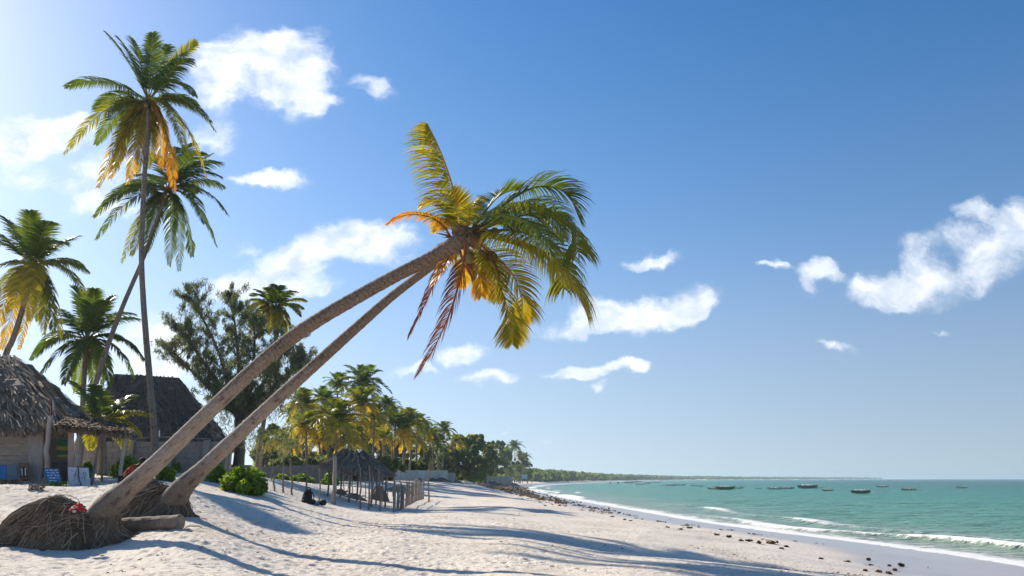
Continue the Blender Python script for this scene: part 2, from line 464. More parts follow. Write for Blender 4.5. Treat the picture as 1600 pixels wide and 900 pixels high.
M['ink'] = mat_simple('grey_ink', (0.1, 0.12, 0.16), var=0.2, scale=3)
M['green_cloth'] = mat_simple('green_cloth', (0.03, 0.13, 0.1), var=0.3, scale=4)
M['yellow_cloth'] = mat_simple('yellow_cloth', (0.3, 0.26, 0.04), var=0.3, scale=4)
M['pink_board'] = mat_simple('faded_pink_board', (0.45, 0.33, 0.3), var=0.2, scale=4)
M['red_cloth'] = mat_simple('red_cloth', (0.5, 0.03, 0.03), var=0.3, scale=8)
M['white_cloth'] = mat_simple('white_cloth', (0.65, 0.62, 0.62), var=0.2, scale=8)
M['blue_cloth'] = mat_simple('blue_cloth', (0.1, 0.15, 0.35), var=0.2, scale=8)
M['skin'] = mat_simple('brown_skin', (0.07, 0.038, 0.025), var=0.15, scale=6, bump=.05, rough=.55)
M['hair'] = mat_simple('dark_hair', (0.012, 0.01, 0.009), var=0.3, scale=30, bump=.6)
M['black_fabric'] = mat_simple('black_fabric', (0.018, 0.018, 0.022), var=0.4, scale=9, bump=.5)
M['grey_fabric'] = mat_simple('grey_fabric', (0.2, 0.22, 0.25), var=0.4, scale=9, bump=.5)
M['husk'] = mat_simple('coconut_husk', (0.2, 0.14, 0.05), var=0.4, scale=7, bump=.3, rough=.6)
M['sheath'] = mat_simple('dry_sheath', (0.23, 0.16, 0.1), var=0.5, scale=9, bump=.8, stretch=(3, 3, 1))
M['hull'] = mat_simple('boat_hull_wood', (0.3, 0.18, 0.13), var=0.4, scale=2)
M['hull_pale'] = mat_simple('boat_pale_paint', (0.8, 0.76, 0.68), var=0.2, scale=2)
M['weed'] = mat_leaf('seaweed', [(0, (0.045, 0.032, 0.02)), (0.5, (0.16, 0.105, 0.045)), (1, (0.34, 0.18, 0.06))], 0.15, 0.5, (1.3, 1, .5))
M['teal_sheet'] = mat_simple('faded_blue_panel', (0.2, 0.38, 0.45), var=0.15, scale=1)

m, n = new_mat('orange_patterned_shirt')
vec = n.n('Attribute', None, attribute_name='tc').outputs[1]
vo = n.n('TexVoronoi', {'Vector': vec, 'Scale': 14.0})
pc = n.ramp(vo.outputs['Distance'], [(0.2, (0.8, 0.2, 0.03)), (0.35, (0.6, 0.04, 0.02)), (0.62, (0.04, 0.01, 0.02))])
out(n, n.n('BsdfPrincipled', {'Base Color': pc, 'Roughness': 0.85, 'Specular IOR Level': .1}))
M['shirt'] = m

# sand
m, n = new_mat('coral_sand')
pos = n.n('NewGeometry').outputs['Position']
wet = attr(n, 'wet', 2); soil = attr(n, 'soil', 2)
a1 = n.noise(pos, 0.22, 4, 0.6); a2 = n.noise(pos, 2.4, 5, 0.65); a3 = n.noise(pos, 40.0, 4, 0.7)
dry = n.ramp(n.math('ADD', n.math('MULTIPLY', a1, 0.5), n.math('MULTIPLY', a2, 0.5)), [(0.3, (0.69, 0.6, 0.5)), (0.7, (0.82, 0.73, 0.61))])
dry = n.mix(0.3, dry, n.ramp(a3, [(0.3, (0.5, 0.42, 0.35)), (0.6, (0.84, 0.76, 0.68))]))
# little dark bits of leaf and weed lying about
vor = n.n('TexVoronoi', {'Vector': n.n('Mapping', {'Vector': pos, 'Scale': (1, 1.0, 0.2)}).outputs[0], 'Scale': 3.2, 'Randomness': 1.0})
bits = n.math('MULTIPLY', n.smooth(vor.outputs['Distance'], 0.13, 0.06), n.smooth(n.noise(pos, 0.5, 3), 0.44, 0.6))
dry = n.mix(n.math('MULTIPLY', bits, 0.75), dry, (0.16, 0.1, 0.07))
tramp = n.math('MULTIPLY', n.smooth(n.noise(pos, 0.33, 4, 0.6), 0.44, 0.64), n.smooth(n.noise(pos, 6.0, 5, 0.7), 0.42, 0.62))
dry = n.mix(n.math('MULTIPLY', tramp, 0.72), dry, (0.46, 0.36, 0.27))
dry = n.mix(n.math('MULTIPLY', soil, n.smooth(a2, 0.3, 0.6)), dry, (0.22, 0.19, 0.1))
wetc = n.mix(a1, (0.4, 0.36, 0.33), (0.5, 0.46, 0.42))
col = n.mix(wet, dry, wetc)
rough = n.math('SUBTRACT', 0.95, n.math('MULTIPLY', wet, 0.66))
bh = n.math('ADD', n.math('MULTIPLY', n.noise(pos, 7.0, 5, 0.6), 1.0), n.math('MULTIPLY', n.noise(pos, 28.0, 4, 0.6), 0.35))
bs = n.math('SUBTRACT', 0.9, n.math('MULTIPLY', wet, 0.84), clamp=True)
b = n.n('Bump', {'Strength': bs, 'Distance': 0.05, 'Height': bh})
out(n, n.n('BsdfPrincipled', {'Base Color': col, 'Roughness': rough, 'Specular IOR Level': n.math('ADD', 0.1, n.math('MULTIPLY', wet, 0.5)), 'Normal': b}))
M['sand'] = m

# sea water
m, n = new_mat('sea_water')
pos = n.n('NewGeometry').outputs['Position']
dep = attr(n, 'depth', 2); foam = attr(n, 'foam', 2); far = attr(n, 'far', 2)
pn = n.noise(n.n('Mapping', {'Vector': pos, 'Scale': (0.35, 1.0, 1)}).outputs[0], 0.02, 5, 0.6)
dd = n.math('ADD', dep, n.math('MULTIPLY', n.math('SUBTRACT', pn, 0.5), 0.10))
wc = n.ramp(dd, [(0.0, (0.42, 0.4, 0.31)), (0.06, (0.27, 0.36, 0.27)), (0.14, (0.11, 0.31, 0.2)), (0.32, (0.035, 0.265, 0.17)), (0.6, (0.006, 0.165, 0.115)), (1.0, (0.0, 0.1, 0.078))])
# seagrass patches on the sea floor far out
sg = n.noise(n.n('Mapping', {'Vector': pos, 'Scale': (0.25, 1.0, 1)}).outputs[0], 0.035, 5, 0.62)
sgf = n.math('MULTIPLY', n.smooth(sg, 0.52, 0.64), n.smooth(dep, 0.28, 0.5))
wc = n.mix(n.math('MULTIPLY', sgf, 0.6), wc, (0.012, 0.09, 0.11))
w1 = n.noise(n.n('Mapping', {'Vector': pos, 'Rotation': (0, 0, R(-30)), 'Scale': (0.5, 1.3, 1)}).outputs[0], 1.3, 5, 0.6)
w2 = n.noise(n.n('Mapping', {'Vector': pos, 'Rotation': (0, 0, R(-30)), 'Scale': (0.5, 1.2, 1)}).outputs[0], 0.28, 4, 0.55)
hh = n.math('ADD', n.math('MULTIPLY', w1, 0.35), w2)
b = n.n('Bump', {'Strength': 1.0, 'Distance': 2.4, 'Height': hh})
fn = n.noise(n.n('Mapping', {'Vector': pos, 'Rotation': (0, 0, R(-25)), 'Scale': (0.8, 1.5, 1)}).outputs[0], 1.8, 8, 0.72)
fm = n.smooth(n.math('ADD', foam, n.math('MULTIPLY', n.math('SUBTRACT', fn, 0.5), 1.9)), 0.42, 0.72)
# scattered little whitecaps
wcp = n.noise(n.n('Mapping', {'Vector': pos, 'Rotation': (0, 0, R(-30)), 'Scale': (0.4, 1.6, 1)}).outputs[0], 0.45, 6, 0.62)
caps = n.math('MULTIPLY', n.smooth(wcp, 0.735, 0.77), n.smooth(dep, 0.06, 0.2))
fm = n.math('MAXIMUM', fm, n.math('MULTIPLY', caps, 0.8))
wp = n.n('BsdfPrincipled', {'Base Color': wc, 'Roughness': 0.22, 'Specular IOR Level': 0.2, 'IOR': 1.33, 'Normal': b})
film = n.n('BsdfPrincipled', {'Base Color': (0.36, 0.36, 0.29), 'Roughness': 0.12, 'Specular IOR Level': 0.5, 'IOR': 1.33, 'Alpha': 0.35})
edge = n.smooth(dep, -0.002, 0.012)
ws = n.n('MixShader', {0: edge, 1: film, 2: wp})
fb = n.n('Bump', {'Strength': 0.8, 'Distance': 0.1, 'Height': fn})
fs_ = n.n('BsdfPrincipled', {'Base Color': (0.82, 0.8, 0.76), 'Roughness': 0.8, 'Specular IOR Level': 0.2, 'Normal': fb})
out(n, n.n('MixShader', {0: fm, 1: ws, 2: fs_}))
M['water'] = m

# ------------------------------------------------------------------ polar sheets
def sheet(name, az, rad, zfun, mat, attrs, keep=None, label=None):
    A, Rr = np.meshgrid(az, rad, indexing='ij')
    x = np.sin(A) * Rr; y = np.cos(A) * Rr
    z, at = zfun(x, y, Rr)
    na, nr = A.shape
    i = np.arange(na - 1)[:, None] * nr + np.arange(nr - 1)[None]
    q = np.stack([i, i + nr, i + nr + 1, i + 1], -1).reshape(-1, 4)
    q = q[:, ::-1]
    if keep is not None:
        k = keep(x, y).ravel()
        q = q[k[q].any(1)]
    co = np.stack([x, y, z], -1).reshape(-1, 3)
    used = np.unique(q); mp = np.zeros(len(co), int); mp[used] = np.arange(len(used))
    co = co[used]; q = mp[q]
    me = bpy.data.meshes.new(name)
    me.vertices.add(len(co)); me.vertices.foreach_set('co', co.astype(np.float32).ravel())
    me.loops.add(q.size); me.loops.foreach_set('vertex_index', q.ravel().astype(np.int32))
    me.polygons.add(len(q)); me.polygons.foreach_set('loop_start', (np.arange(len(q)) * 4).astype(np.int32))
    me.update(calc_edges=True)
    for k_, v_ in at.items():
        a_ = me.attributes.new(k_, 'FLOAT', 'POINT'); a_.data.foreach_set('value', v_.ravel()[used].astype(np.float32))
    o = finish(me, name, mat, None, Vector((0, 0, 0)), True)
    o['kind'] = 'structure'
    if label: o['label'] = label
    return o

def dents(x, y, cell, rmin, rmax, k):
    ix, iy = np.floor(x / cell), np.floor(y / cell)
    o_ = np.zeros_like(x)
    for dx in (-1, 0, 1):
        for dy in (-1, 0, 1):
            cx, cy = ix + dx, iy + dy
            px = (cx + 0.15 + 0.7 * hash2(cx, cy, k)) * cell; py = (cy + 0.15 + 0.7 * hash2(cx, cy, k + 1)) * cell
            a = hash2(cx, cy, k + 2) * 6.28; r = rmin + (rmax - rmin) * hash2(cx, cy, k + 3)
            ux, uy = np.cos(a), np.sin(a)
            lx = ((x - px) * ux + (y - py) * uy) / (r * 1.7); ly = (-(x - px) * uy + (y - py) * ux) / r
            q = lx * lx + ly * ly
            o_ += -np.exp(-q * 1.6) * r * 0.42 + np.exp(-((np.sqrt(q) - 1.5) ** 2) * 5) * r * 0.12
    return o_

def zsand(x, y, r):
    z = ground(x, y)
    d = shore(x, y)
    wline = 7.2 + 1.6 * fbm(x * 0.12, y * 0.12, 3, 5) + 0.8 * fbm(x * 0.6, y * 0.6, 3, 8)
    wetv = 1 / (1 + np.exp((d - wline) * 2.2))
    dryf = np.clip((d - wline) / 3.0, 0, 1)
    near = np.clip((95 - r) / 50, 0, 1)
    mm = np.clip(0.5 / (1 + np.exp((y - 17.5) * .8)) / (1 + np.exp((x + 1.5) * .7)) + 0.72 + 1.5 * fbm(x * 0.14, y * 0.14, 3, 31) - 0.02 * (x + 4), 0.2, 1.6)
    z = z + dryf * (0.07 * fbm(x * 0.22, y * 0.22, 3, 1) + 0.03 * fbm(x * 0.9, y * 0.9, 3, 2) * near)
    z = z + dryf * near * mm * (1.0 * dents(x, y, 0.55, 0.05, 0.1, 40) + 1.1 * dents(x + 9, y - 5, 0.3, 0.03, 0.07, 60) + 0.02 * fbm(x * 5, y * 5, 2, 77))
    z = z + (1 - dryf) * 0.012 * fbm(x * 0.8, y * 0.8, 2, 3)
    soil = np.clip((d - 52 - 8 * fbm(x * 0.1, y * 0.1, 3, 9)) / 10, 0, 1) * (y > 34)
    soil = np.maximum(soil, np.clip((d - 46) / 12, 0, 1) * (r > 300))
    return z, {'wet': wetv, 'soil': soil}
azd = np.linspace(R(-44), R(40), 960)
az = np.concatenate([np.linspace(R(-180), R(-45.5), 70), azd, np.linspace(R(42), R(180), 70)])
rr = [0.3, 1, 2, 3.5, 5, 6.5, 8, 9]
while rr[-1] < 60: rr.append(rr[-1] * 1.0031)
while rr[-1] < 9000: rr.append(rr[-1] * 1.035)
sheet('ground', az, np.array(rr), zsand, M['sand'], None, label='pale coral sand beach with footprints')

def zwater(x, y, r):
    d = -shore(x, y)
    nz_ = fbm(x * 0.05, y * 0.05, 3, 12)
    brk = np.clip(0.5 + 1.6 * fbm(x * 0.07 + 3, y * 0.045, 2, 21), 0, 1)
    brk2 = np.clip(0.45 + 1.8 * fbm(x * 0.09 - 8, y * 0.06, 2, 25), 0, 1)
    c1 = 3.6 + 2.4 * nz_ + .5 * fbm(x * .5, y * .5, 2, 14); c2 = 8.0 + 3.0 * nz_
    fade = np.clip((240 - r) / 120, 0.0, 1)
    ys_ = G(1490, 852, SEA).y
    brk = np.maximum(brk, 0.95 * np.exp(-((y - ys_ - 1) / 5.5) ** 4)); c1 = c1 + 1.6 * np.exp(-((y - ys_) / 9.0) ** 2)
    sk = lambda q, w: np.where(q < 0, np.exp(-(q / (w * .55)) ** 2), np.exp(-(q / (w * 1.9)) ** 2))
    b1 = sk(d - c1, 0.7) * brk; b2 = sk(d - c2, 1.1) * brk2
    edge_c = 0.25 + 0.5 * fbm(x * 0.35, y * 0.35, 3, 16)
    e = np.exp(-((d - edge_c) / (0.75 + r * .007)) ** 2) * (0.8 + .5 * fbm(x * .2, y * .2, 2, 77))
    wash = np.clip(1 - np.abs(d - 2.2) / 3.4, 0, 1) * 0.42
    foam = np.clip(e * 0.95 + b1 * 0.9 + b2 * 0.75 * (brk2 > .35) + wash, 0, 1.2) * np.clip(0.55 + (1 - r / 500), 0.45, 1)
    foam = np.maximum(foam, (r > 330) * np.exp(-((d - 4) / (4 + r * 0.012)) ** 2) * 0.52)
    z = SEA + fade * (0.3 * b1 + 0.22 * b2 + 0.03 * e) 
    z = z + np.clip((d - 2) / 12, 0, 1) * (0.13 * fbm(x * 0.35 + y * .1, y * 0.5 - x * .2, 4, 51)) * np.clip((400 - r) / 200, 0, 1)
    dep_ = np.clip(d / 420.0, -0.01, 1)
    dep_ = np.where(dep_ > 0, dep_ ** 0.62, dep_)
    return z, {'foam': foam, 'depth': dep_, 'far': r / 7000}
azw = np.concatenate([np.linspace(R(-2), R(42), 620), np.linspace(R(43), R(179), 60)])
rw = [14.0]
while rw[-1] < 130: rw.append(rw[-1] * 1.006)
while rw[-1] < 9000: rw.append(rw[-1] * 1.025)
sheet('water', azw, np.array(rw), zwater, M['water'], None, keep=lambda x, y: shore(x, y) < 1.6, label='turquoise sea with small breaking waves')
#==SECTION2==

# ------------------------------------------------------------------ palm fronds
def bez(p, t):
    """Catmull-Rom through points p"""
    k = len(p) - 1
    s = min(t * k, k - 1e-6); i = int(s); f = s - i
    p0 = p[max(i - 1, 0)] if i > 0 else p[0] * 2 - p[1]
    p1, p2 = p[i], p[i + 1]
    p3 = p[i + 2] if i + 2 <= k else p[k] * 2 - p[k - 1]
    return 0.5 * ((2 * p1) + (p2 - p0) * f + (2 * p0 - 5 * p1 + 4 * p2 - p3) * f * f + (3 * p1 - p0 - 3 * p2 + p3) * f ** 3)

GRAV = Vector((0, 0, -1))
def frond(mb, pts, n=60, leaf=0.75, width=0.035, droop=0.32, wind=Vector((0, 0, 0)), tint=(0.25, 0.35), tipt=None, r0=0.035, lift=0.25, seg=4, start=0.14, fwd=(0.35, 1.3), ragged=0.0, side=(1, 1), spread=1.0, bias=Vector((0, 0, 0))):
    K = 22
    P = [bez(pts, i / K) for i in range(K + 1)]
    mb.tube(P, [max(0.004, r0 * (1 - i / K) ** 0.8) for i in range(K + 1)], n=5, tint=[min(1, (tint[0] + 0.22 if tint[0] < .7 else tint[0]))] * (K + 1), cap=False)
    for i in range(n):
        t = start + (1 - start) * (i + 0.5) / n
        p = bez(pts, t); p2 = bez(pts, min(1, t + 0.02)); T = (p2 - bez(pts, max(0, t - 0.02))).normalized()
        S = T.cross(Vector((0, 0, 1)))
        if S.length < 0.25: S = T.cross(Vector((0.2, 1, 0.2)))
        S.normalize(); U = S.cross(T)
        prof = (math.sin(math.pi * (0.16 + 0.74 * t)) ** 0.7) * (1.0 if t < .86 else 1 - (t - .86) * 3.2)
        for sd, on in ((1, side[0]), (-1, side[1])):
            if on == 0: continue
            if ragged and random.random() < ragged: continue
            L = leaf * prof * random.uniform(0.86, 1.08) * on
            f = fwd[0] + (fwd[1] - fwd[0]) * t ** 2
            D = (S * sd * spread + T * f + U * (lift + random.uniform(-.12, .12)) + bias).normalized()
            tt = tint[0] + (tint[1] - tint[0]) * t + random.uniform(-.05, .05)
            q = p.copy(); V = []; TT = []
            wd = T - D * D.dot(T)
            if wd.length < 1e-3: wd = U
            wd.normalize()
            wd = (wd + (D.cross(T)).normalized() * random.uniform(-.7, .7)).normalized()
            for k in range(seg + 1):
                a = k / seg
                w = width * (0.55, 1.0, 0.95, 0.62, 0.05)[k] * 0.5 if seg == 4 else width * 0.5 * (0.7, 1.0, 0.1)[min(2, int(a * 2.01))]
                V += [q - wd * w, q + wd * w]
                e = tt + (tipt - tt) * a ** 2 if tipt is not None else tt
                TT += [e, e]
                q = q + D * (L / seg)
                D = (D + (GRAV * droop + wind) * (4 / seg) * (0.6 + a)).normalized()
            mb.add(V, [(2 * k, 2 * k + 1, 2 * k + 3, 2 * k + 2) for k in range(seg)], TT)

def arch(c, tip, up=0.25, out=0.0, n=5):
    """frond spine: leaves the crown outward and upward, curves over to the tip"""
    d = tip - c; L = d.length
    k1 = c + d * 0.33 + Vector((0, 0, L * up))
    k2 = c + d * 0.72 + Vector((0, 0, L * up * 0.95))
    P = []
    for i in range(n):
        t = i / (n - 1)
        P.append(c * (1 - t) ** 3 + k1 * 3 * t * (1 - t) ** 2 + k2 * 3 * t * t * (1 - t) + tip * t ** 3)
    return P

def smooth_path(pts, k=6):
    n = (len(pts) - 1) * k
    return [bez(pts, i / n) for i in range(n + 1)]
def interp_list(v, n):
    return list(np.interp(np.linspace(0, len(v) - 1, n), range(len(v)), v))

# ================================================================== leaning palms in front
def leaning_trunk(root, px_pts, diam_px, name='trunk', swell=None):
    P = [W(*p) for p in px_pts]
    path = smooth_path(P, 26)
    rad = [d * p[2] / F / 2 for d, p in zip(diam_px, px_pts)]
    rr_ = interp_list(rad, len(path))
    L = 0; r2 = []
    for i, r in enumerate(rr_):
        if i: L += (path[i] - path[i - 1]).length
        up_ = min(1, max(0, (L - 3) / 3))
        r2.append(r * (1 + 0.012 * math.sin(L * 23) + 0.035 * vn1(L * 1.7) + .05 * up_ * (((L * 7.5) % 1) - .5)))
    mb = MB(); mb.tube(path, r2, n=28, wob=0.012)
    return mb.build(name, M['trunk'], root, smooth=True)
def vn1(x): return float(vnoise(np.array([x]), np.array([3.3]), 5)[0]) * 2

tA = [(143,862,17.5),(150,832,17.5),(164,798,17.45),(201,763,17.3),(246,722,17.1),(300,669,16.9),(350,621,16.7),(400,574,16.5),(450,532,16.3),(500,498,16.0),(560,463,15.8),(620,430,15.5),(672,404,15.3),(708,383,15.1),(732,368,15.0)]
dA = [66,52,41,31,26,24,23.5,23,23,22,21.5,21,22,26,28]
tB = [(268,814,20.3),(268,793,20.3),(276,775,20.2),(291,756,20.1),(320,729,19.9),(370,682,19.5),(430,626,19.0),(500,563,18.4),(560,509,17.9),(610,465,17.4),(650,434,16.9),(690,404,16.3),(716,384,15.9)]
dB = [52,43,37,30,24,21.5,20,18,16,14,13.5,14,15]
rootA = thing('leaning_palm', 'nearest leaning palm with the thicker trunk and the big exposed mound of roots', 'palm tree', on_ground(100, 850, 17.3))
trA = leaning_trunk(rootA, tA, dA)
rootB = thing('leaning_palm', 'second leaning palm with thinner trunk, rooted just behind and right of the nearest palm', 'palm tree', on_ground(250, 805, 20.4))
trB = leaning_trunk(rootB, tB, dB)

def root_mound(root, cx, cy, ax, ay, h, base, lean, nst, seed, tail=0.0):
    """mound of matted roots: an uneven dome plus hundreds of root strands combed down from the trunk foot"""
    rnd = np.random.RandomState(seed)
    def surf(a, t):   # a azimuth, t 0 top .. 1 ground
        rx = ax * (1 + 0.13 * math.sin(3 * a + seed) + 0.08 * math.sin(5 * a))
        x = cx + math.cos(a) * rx * t + lean * (1 - t)
        y = cy + math.sin(a) * ay * t
        z0 = gz(x, y)
        hh = h * (max(0, 1 - t ** 3.2)) * (1 + 0.14 * math.sin(2 * a + 1 + seed) + 0.12 * math.cos(a + 2.6))
        return Vector((x, y, z0 + hh - 0.03 * (t > .95)))
    mb = MB(); V = []; f = []; nA, nT = 40, 12
    for j in range(nT + 1):
        for i in range(nA):
            a = 2 * math.pi * i / nA; t = j / nT * 1.04
            p = surf(a, max(t, 0.02)); p += Vector(rnd.uniform(-.02, .02, 3))
            V.append(p)
    for j in range(nT):
        for i in range(nA):
            f.append((j * nA + i, (j + 1) * nA + i, (j + 1) * nA + (i + 1) % nA, j * nA + (i + 1) % nA))
    f.append(tuple(range(nA)))
    mb.add(V, f)
    core = mb.build('root_ball', M['root'], root, smooth=True)
    ms = MB()
    def sxy(x, y):
        a = math.atan2((y - cy) / ay, (x - cx) / ax)
        rx = 1 + 0.13 * math.sin(3 * a + seed) + 0.08 * math.sin(5 * a)
        t = math.hypot((x - cx) / ax, (y - cy) / ay) / rx
        return surf(a, min(t, 1.25)) if t > .02 else surf(0, .02)
    for k in range(nst):
        a = rnd.uniform(.5, 5.8) if k % 5 else rnd.uniform(-3, 3); t1 = rnd.uniform(.55, 1.08)
        fx, fy = cx + ax * rnd.uniform(-.1, .85), cy + ay * rnd.uniform(-.45, .45)
        ex, ey = cx + math.cos(a) * ax * t1, cy + math.sin(a) * ay * t1
        bow = rnd.normal(0, .12); pts = []
        hgt_ = abs(rnd.normal(0, .035)) + .004
        for q in range(7):
            u = q / 6
            x = fx + (ex - fx) * u + bow * math.sin(math.pi * u) * (ey - fy) + .018 * math.sin(q * 2.3 + k)
            y = fy + (ey - fy) * u - bow * math.sin(math.pi * u) * (ex - fx) + .018 * math.cos(q * 1.9 + k)
            a2 = math.atan2((y - cy) / ay, (x - cx) / ax); t2 = math.hypot((x - cx) / ax, (y - cy) / ay)
            p = surf(a2, max(.02, min(t2, 1.15)))
            o2 = hgt_ * math.sin(math.pi * min(1, .15 + u * .85))
            p += Vector((math.cos(a2) * o2 * t2, math.sin(a2) * o2 * t2, o2 + .004))
            pts.append(p)
        if k % 26 == 3:
            hh2 = rnd.uniform(.02, .07)
            pts = [q_ + Vector((rnd.normal(0, .03), rnd.normal(0, .03), hh2 * math.sin(math.pi * i_ / 6))) for i_, q_ in enumerate(pts)]
            ms.tube(smooth_path(pts, 3), rnd.uniform(.006, .012), n=5, tint=float(rnd.uniform(.4, .85)), cap=False)
            continue
        ms.tube(smooth_path(pts, 2), rnd.uniform(0.003, 0.009) * (1.6 if k % 9 == 0 else 1), n=4, tint=float(np.clip(rnd.normal(.36, .24) + (rnd.rand() < .06) * .4, 0, 1)), cap=False)
    for k in range(int(nst * tail)):   # loose root ends spilling over the sand
        a = rnd.uniform(2.3, 4.3); pts = []
        for q in range(5):
            u = q / 4
            t = 0.8 + 0.55 * u
            x = cx + math.cos(a + .1 * math.sin(q + k)) * ax * t; y = cy + math.sin(a) * ay * t
            pts.append(Vector((x, y, gz(x, y) + .12 * (1 - u) * rnd.uniform(.4, 2.2) + rnd.uniform(0, .03))))
        ms.tube(smooth_path(pts, 2), rnd.uniform(.006, .013), n=4, tint=float(rnd.uniform(.2, .9)), cap=False)
    ms.build('root_strand', M['strand'], core)['label'] = 'matted hanging root strands'
    return core

pa = W(92, 838, 17.4)
root_mound(rootA, pa.x - .12, 17.45, 1.14, .85, 0.74, 0, 0.05, 2100, 3, tail=.1)
pb = W(238, 800, 20.5)
root_mound(rootB, pb.x, 20.6, .82, .7, 0.55, 0, 0.05, 1000, 8, tail=.05)
# flare of fine roots where each trunk meets its mound
for rt, (x_, y_), tr_, n_, rad_, hh_ in ((rootA, (W(141, 850, 17.5).x, 17.5), trA, 620, .74, .62), (rootB, (W(261, 806, 20.3).x, 20.3), trB, 380, .62, .52)):
    ms = MB(); mc = MB(); V = []; f = []
    nA = 26
    for j in range(9):
        u = j / 8
        for i in range(nA):
            a = 2 * math.pi * i / nA
            r = rad_ * (0.43 + 0.6 * u ** 2.0) * (1 + .06 * math.sin(5 * a))
            x, y = x_ + math.cos(a) * r + .2 * (1 - u), y_ + math.sin(a) * r * .9
            V.append(Vector((x, y, gz(x, y) + hh_ * (1 - u) - .03 * u)))
    for j in range(8):
        for i in range(nA): f.append((j * nA + i, (j + 1) * nA + i, (j + 1) * nA + (i + 1) % nA, j * nA + (i + 1) % nA))
    f.append(tuple(range(nA)))
    mc.add(V, f); core = mc.build('root_collar', M['root'], rt, smooth=True)
    for k in range(n_):
        a = random.uniform(0, 6.28); pts = []
        t0 = random.uniform(0, .5); t1 = random.uniform(.8, 1.15)
        for q in range(5):
            u = t0 + (t1 - t0) * q / 4
            r = rad_ * (0.46 + 0.6 * u ** 2.0) + .015
            aa = a + .12 * math.sin(q * 1.7 + k)
            x, y = x_ + math.cos(aa) * r + .2 * (1 - u), y_ + math.sin(aa) * r * .9
            pts.append(Vector((x, y, gz(x, y) + max(0, hh_ * (1 - u)) + .015)))
        ms.tube(smooth_path(pts, 2), random.uniform(.005, .011), n=4, tint=min(1, max(0, random.gauss(.35, .2))), cap=False)
    ms.build('root_strand', M['strand'], core)

# ---- crown of the nearest palm: every frond placed on its own line
def PX(lst, y0): return [W(a, b, y0 + c) for a, b, c in lst]
WIND = Vector((-0.05, 0.0, 0.0))
YA = 15.0
crownA = [  # (spine points px,py,dY), kwargs
 ([(720,366,0),(714,318,.1),(700,268,.2),(684,226,.25),(668,193,.3)], dict(n=62, leaf=1.0, side=(1.0, .9), droop=.42, wind=Vector((-.25, 0, 0)), fwd=(.1, .5), spread=.5, bias=Vector((-1.0, 0, .25)), tint=(.42, .5), lift=.0, tipt=.5)),
 ([(742,360,0),(790,318,.3),(838,292,.5),(882,300,.6),(905,338,.6)], dict(n=100, leaf=1.0, droop=.3, tint=(.24, .32), wind=Vector((.06, 0, 0)))),
 ([(745,362,0),(792,344,-.2),(842,334,-.5),(888,352,-.7),(905,400,-.8)], dict(n=105, leaf=1.15, fwd=(.2,.9), droop=.5, tint=(.32, .42))),
 ([(748,366,0),(800,380,-.5),(848,400,-.8),(888,438,-1.0),(914,484,-1.05)], dict(n=115, leaf=1.3, fwd=(.15, .8), droop=.6, tint=(.4, .5), tipt=.54)),
 ([(744,362,0),(788,330,1.0),(826,318,1.7),(862,334,2.1),(880,372,2.2)], dict(n=95, leaf=1.0, fwd=(.2,.9), droop=.45, tint=(.22, .32))),
 ([(748,364,0),(800,360,.7),(845,376,1.2),(872,410,1.4),(882,452,1.5)], dict(n=95, leaf=1.2, fwd=(.15,.8), droop=.6, tint=(.3, .42))),
 ([(742,376,0),(764,412,-.3),(782,450,-.4),(796,496,-.5),(800,538,-.5)], dict(n=85, leaf=.66, fwd=(.5,1.0), droop=.2, tint=(.38, .5), tipt=.58, wind=Vector((-.08, 0, 0)))),
 ([(742,372,0),(775,400,.6),(800,428,.9),(815,462,1.0),(816,500,1.0)], dict(n=70, leaf=.8, fwd=(.3,1.0), droop=.3, tint=(.42, .56), tipt=.62)),
 ([(738,356,0),(758,330,.2),(775,310,.4),(792,300,.5),(812,296,.6)], dict(n=46, leaf=.5, droop=.08, tint=(.22, .3), lift=.5)),
 ([(745,362,0),(782,345,-1.0),(815,345,-1.6),(846,366,-2.0),(862,400,-2.1)], dict(n=70, leaf=.7, droop=.36, tint=(.25, .34))),
 ([(728,362,0),(732,345,-.4),(735,330,-.7),(742,322,-1.0)], dict(n=30, leaf=.34, droop=.12, tint=(.42, .5))),
 ([(738,360,0),(752,342,.6),(766,335,1.0),(778,338,1.3)], dict(n=30, leaf=.4, droop=.12, tint=(.4, .5))),
]
for pts, kw in crownA:
    mb = MB(); frond(mb, PX(pts, YA), width=.031, r0=.03, **kw)
    mb.build('frond', M['palm'], rootA)
deadA = [
 ([(728,378,0),(722,420,.1),(706,480,.2),(680,540,.3),(652,586,.3)], dict(n=90, leaf=.6, droop=.5, tint=(.3, .6), ragged=.25, fwd=(.6, 1.4), spread=.8, wind=Vector((-.12, 0, 0)))),
 ([(738,372,0),(760,392,-.2),(772,412,-.3),(780,436,-.3)], dict(n=18, leaf=.25, droop=.6, tint=(.7, .9), ragged=.3, fwd=(1, 1.6), spread=.3)),
]
for pts, kw in deadA:
    mb = MB(); frond(mb, PX(pts, YA - .2), width=.022, r0=.03, **kw)
    mb.build('dead_frond', M['dead_palm'], rootA)['label'] = 'dry brown hanging frond'
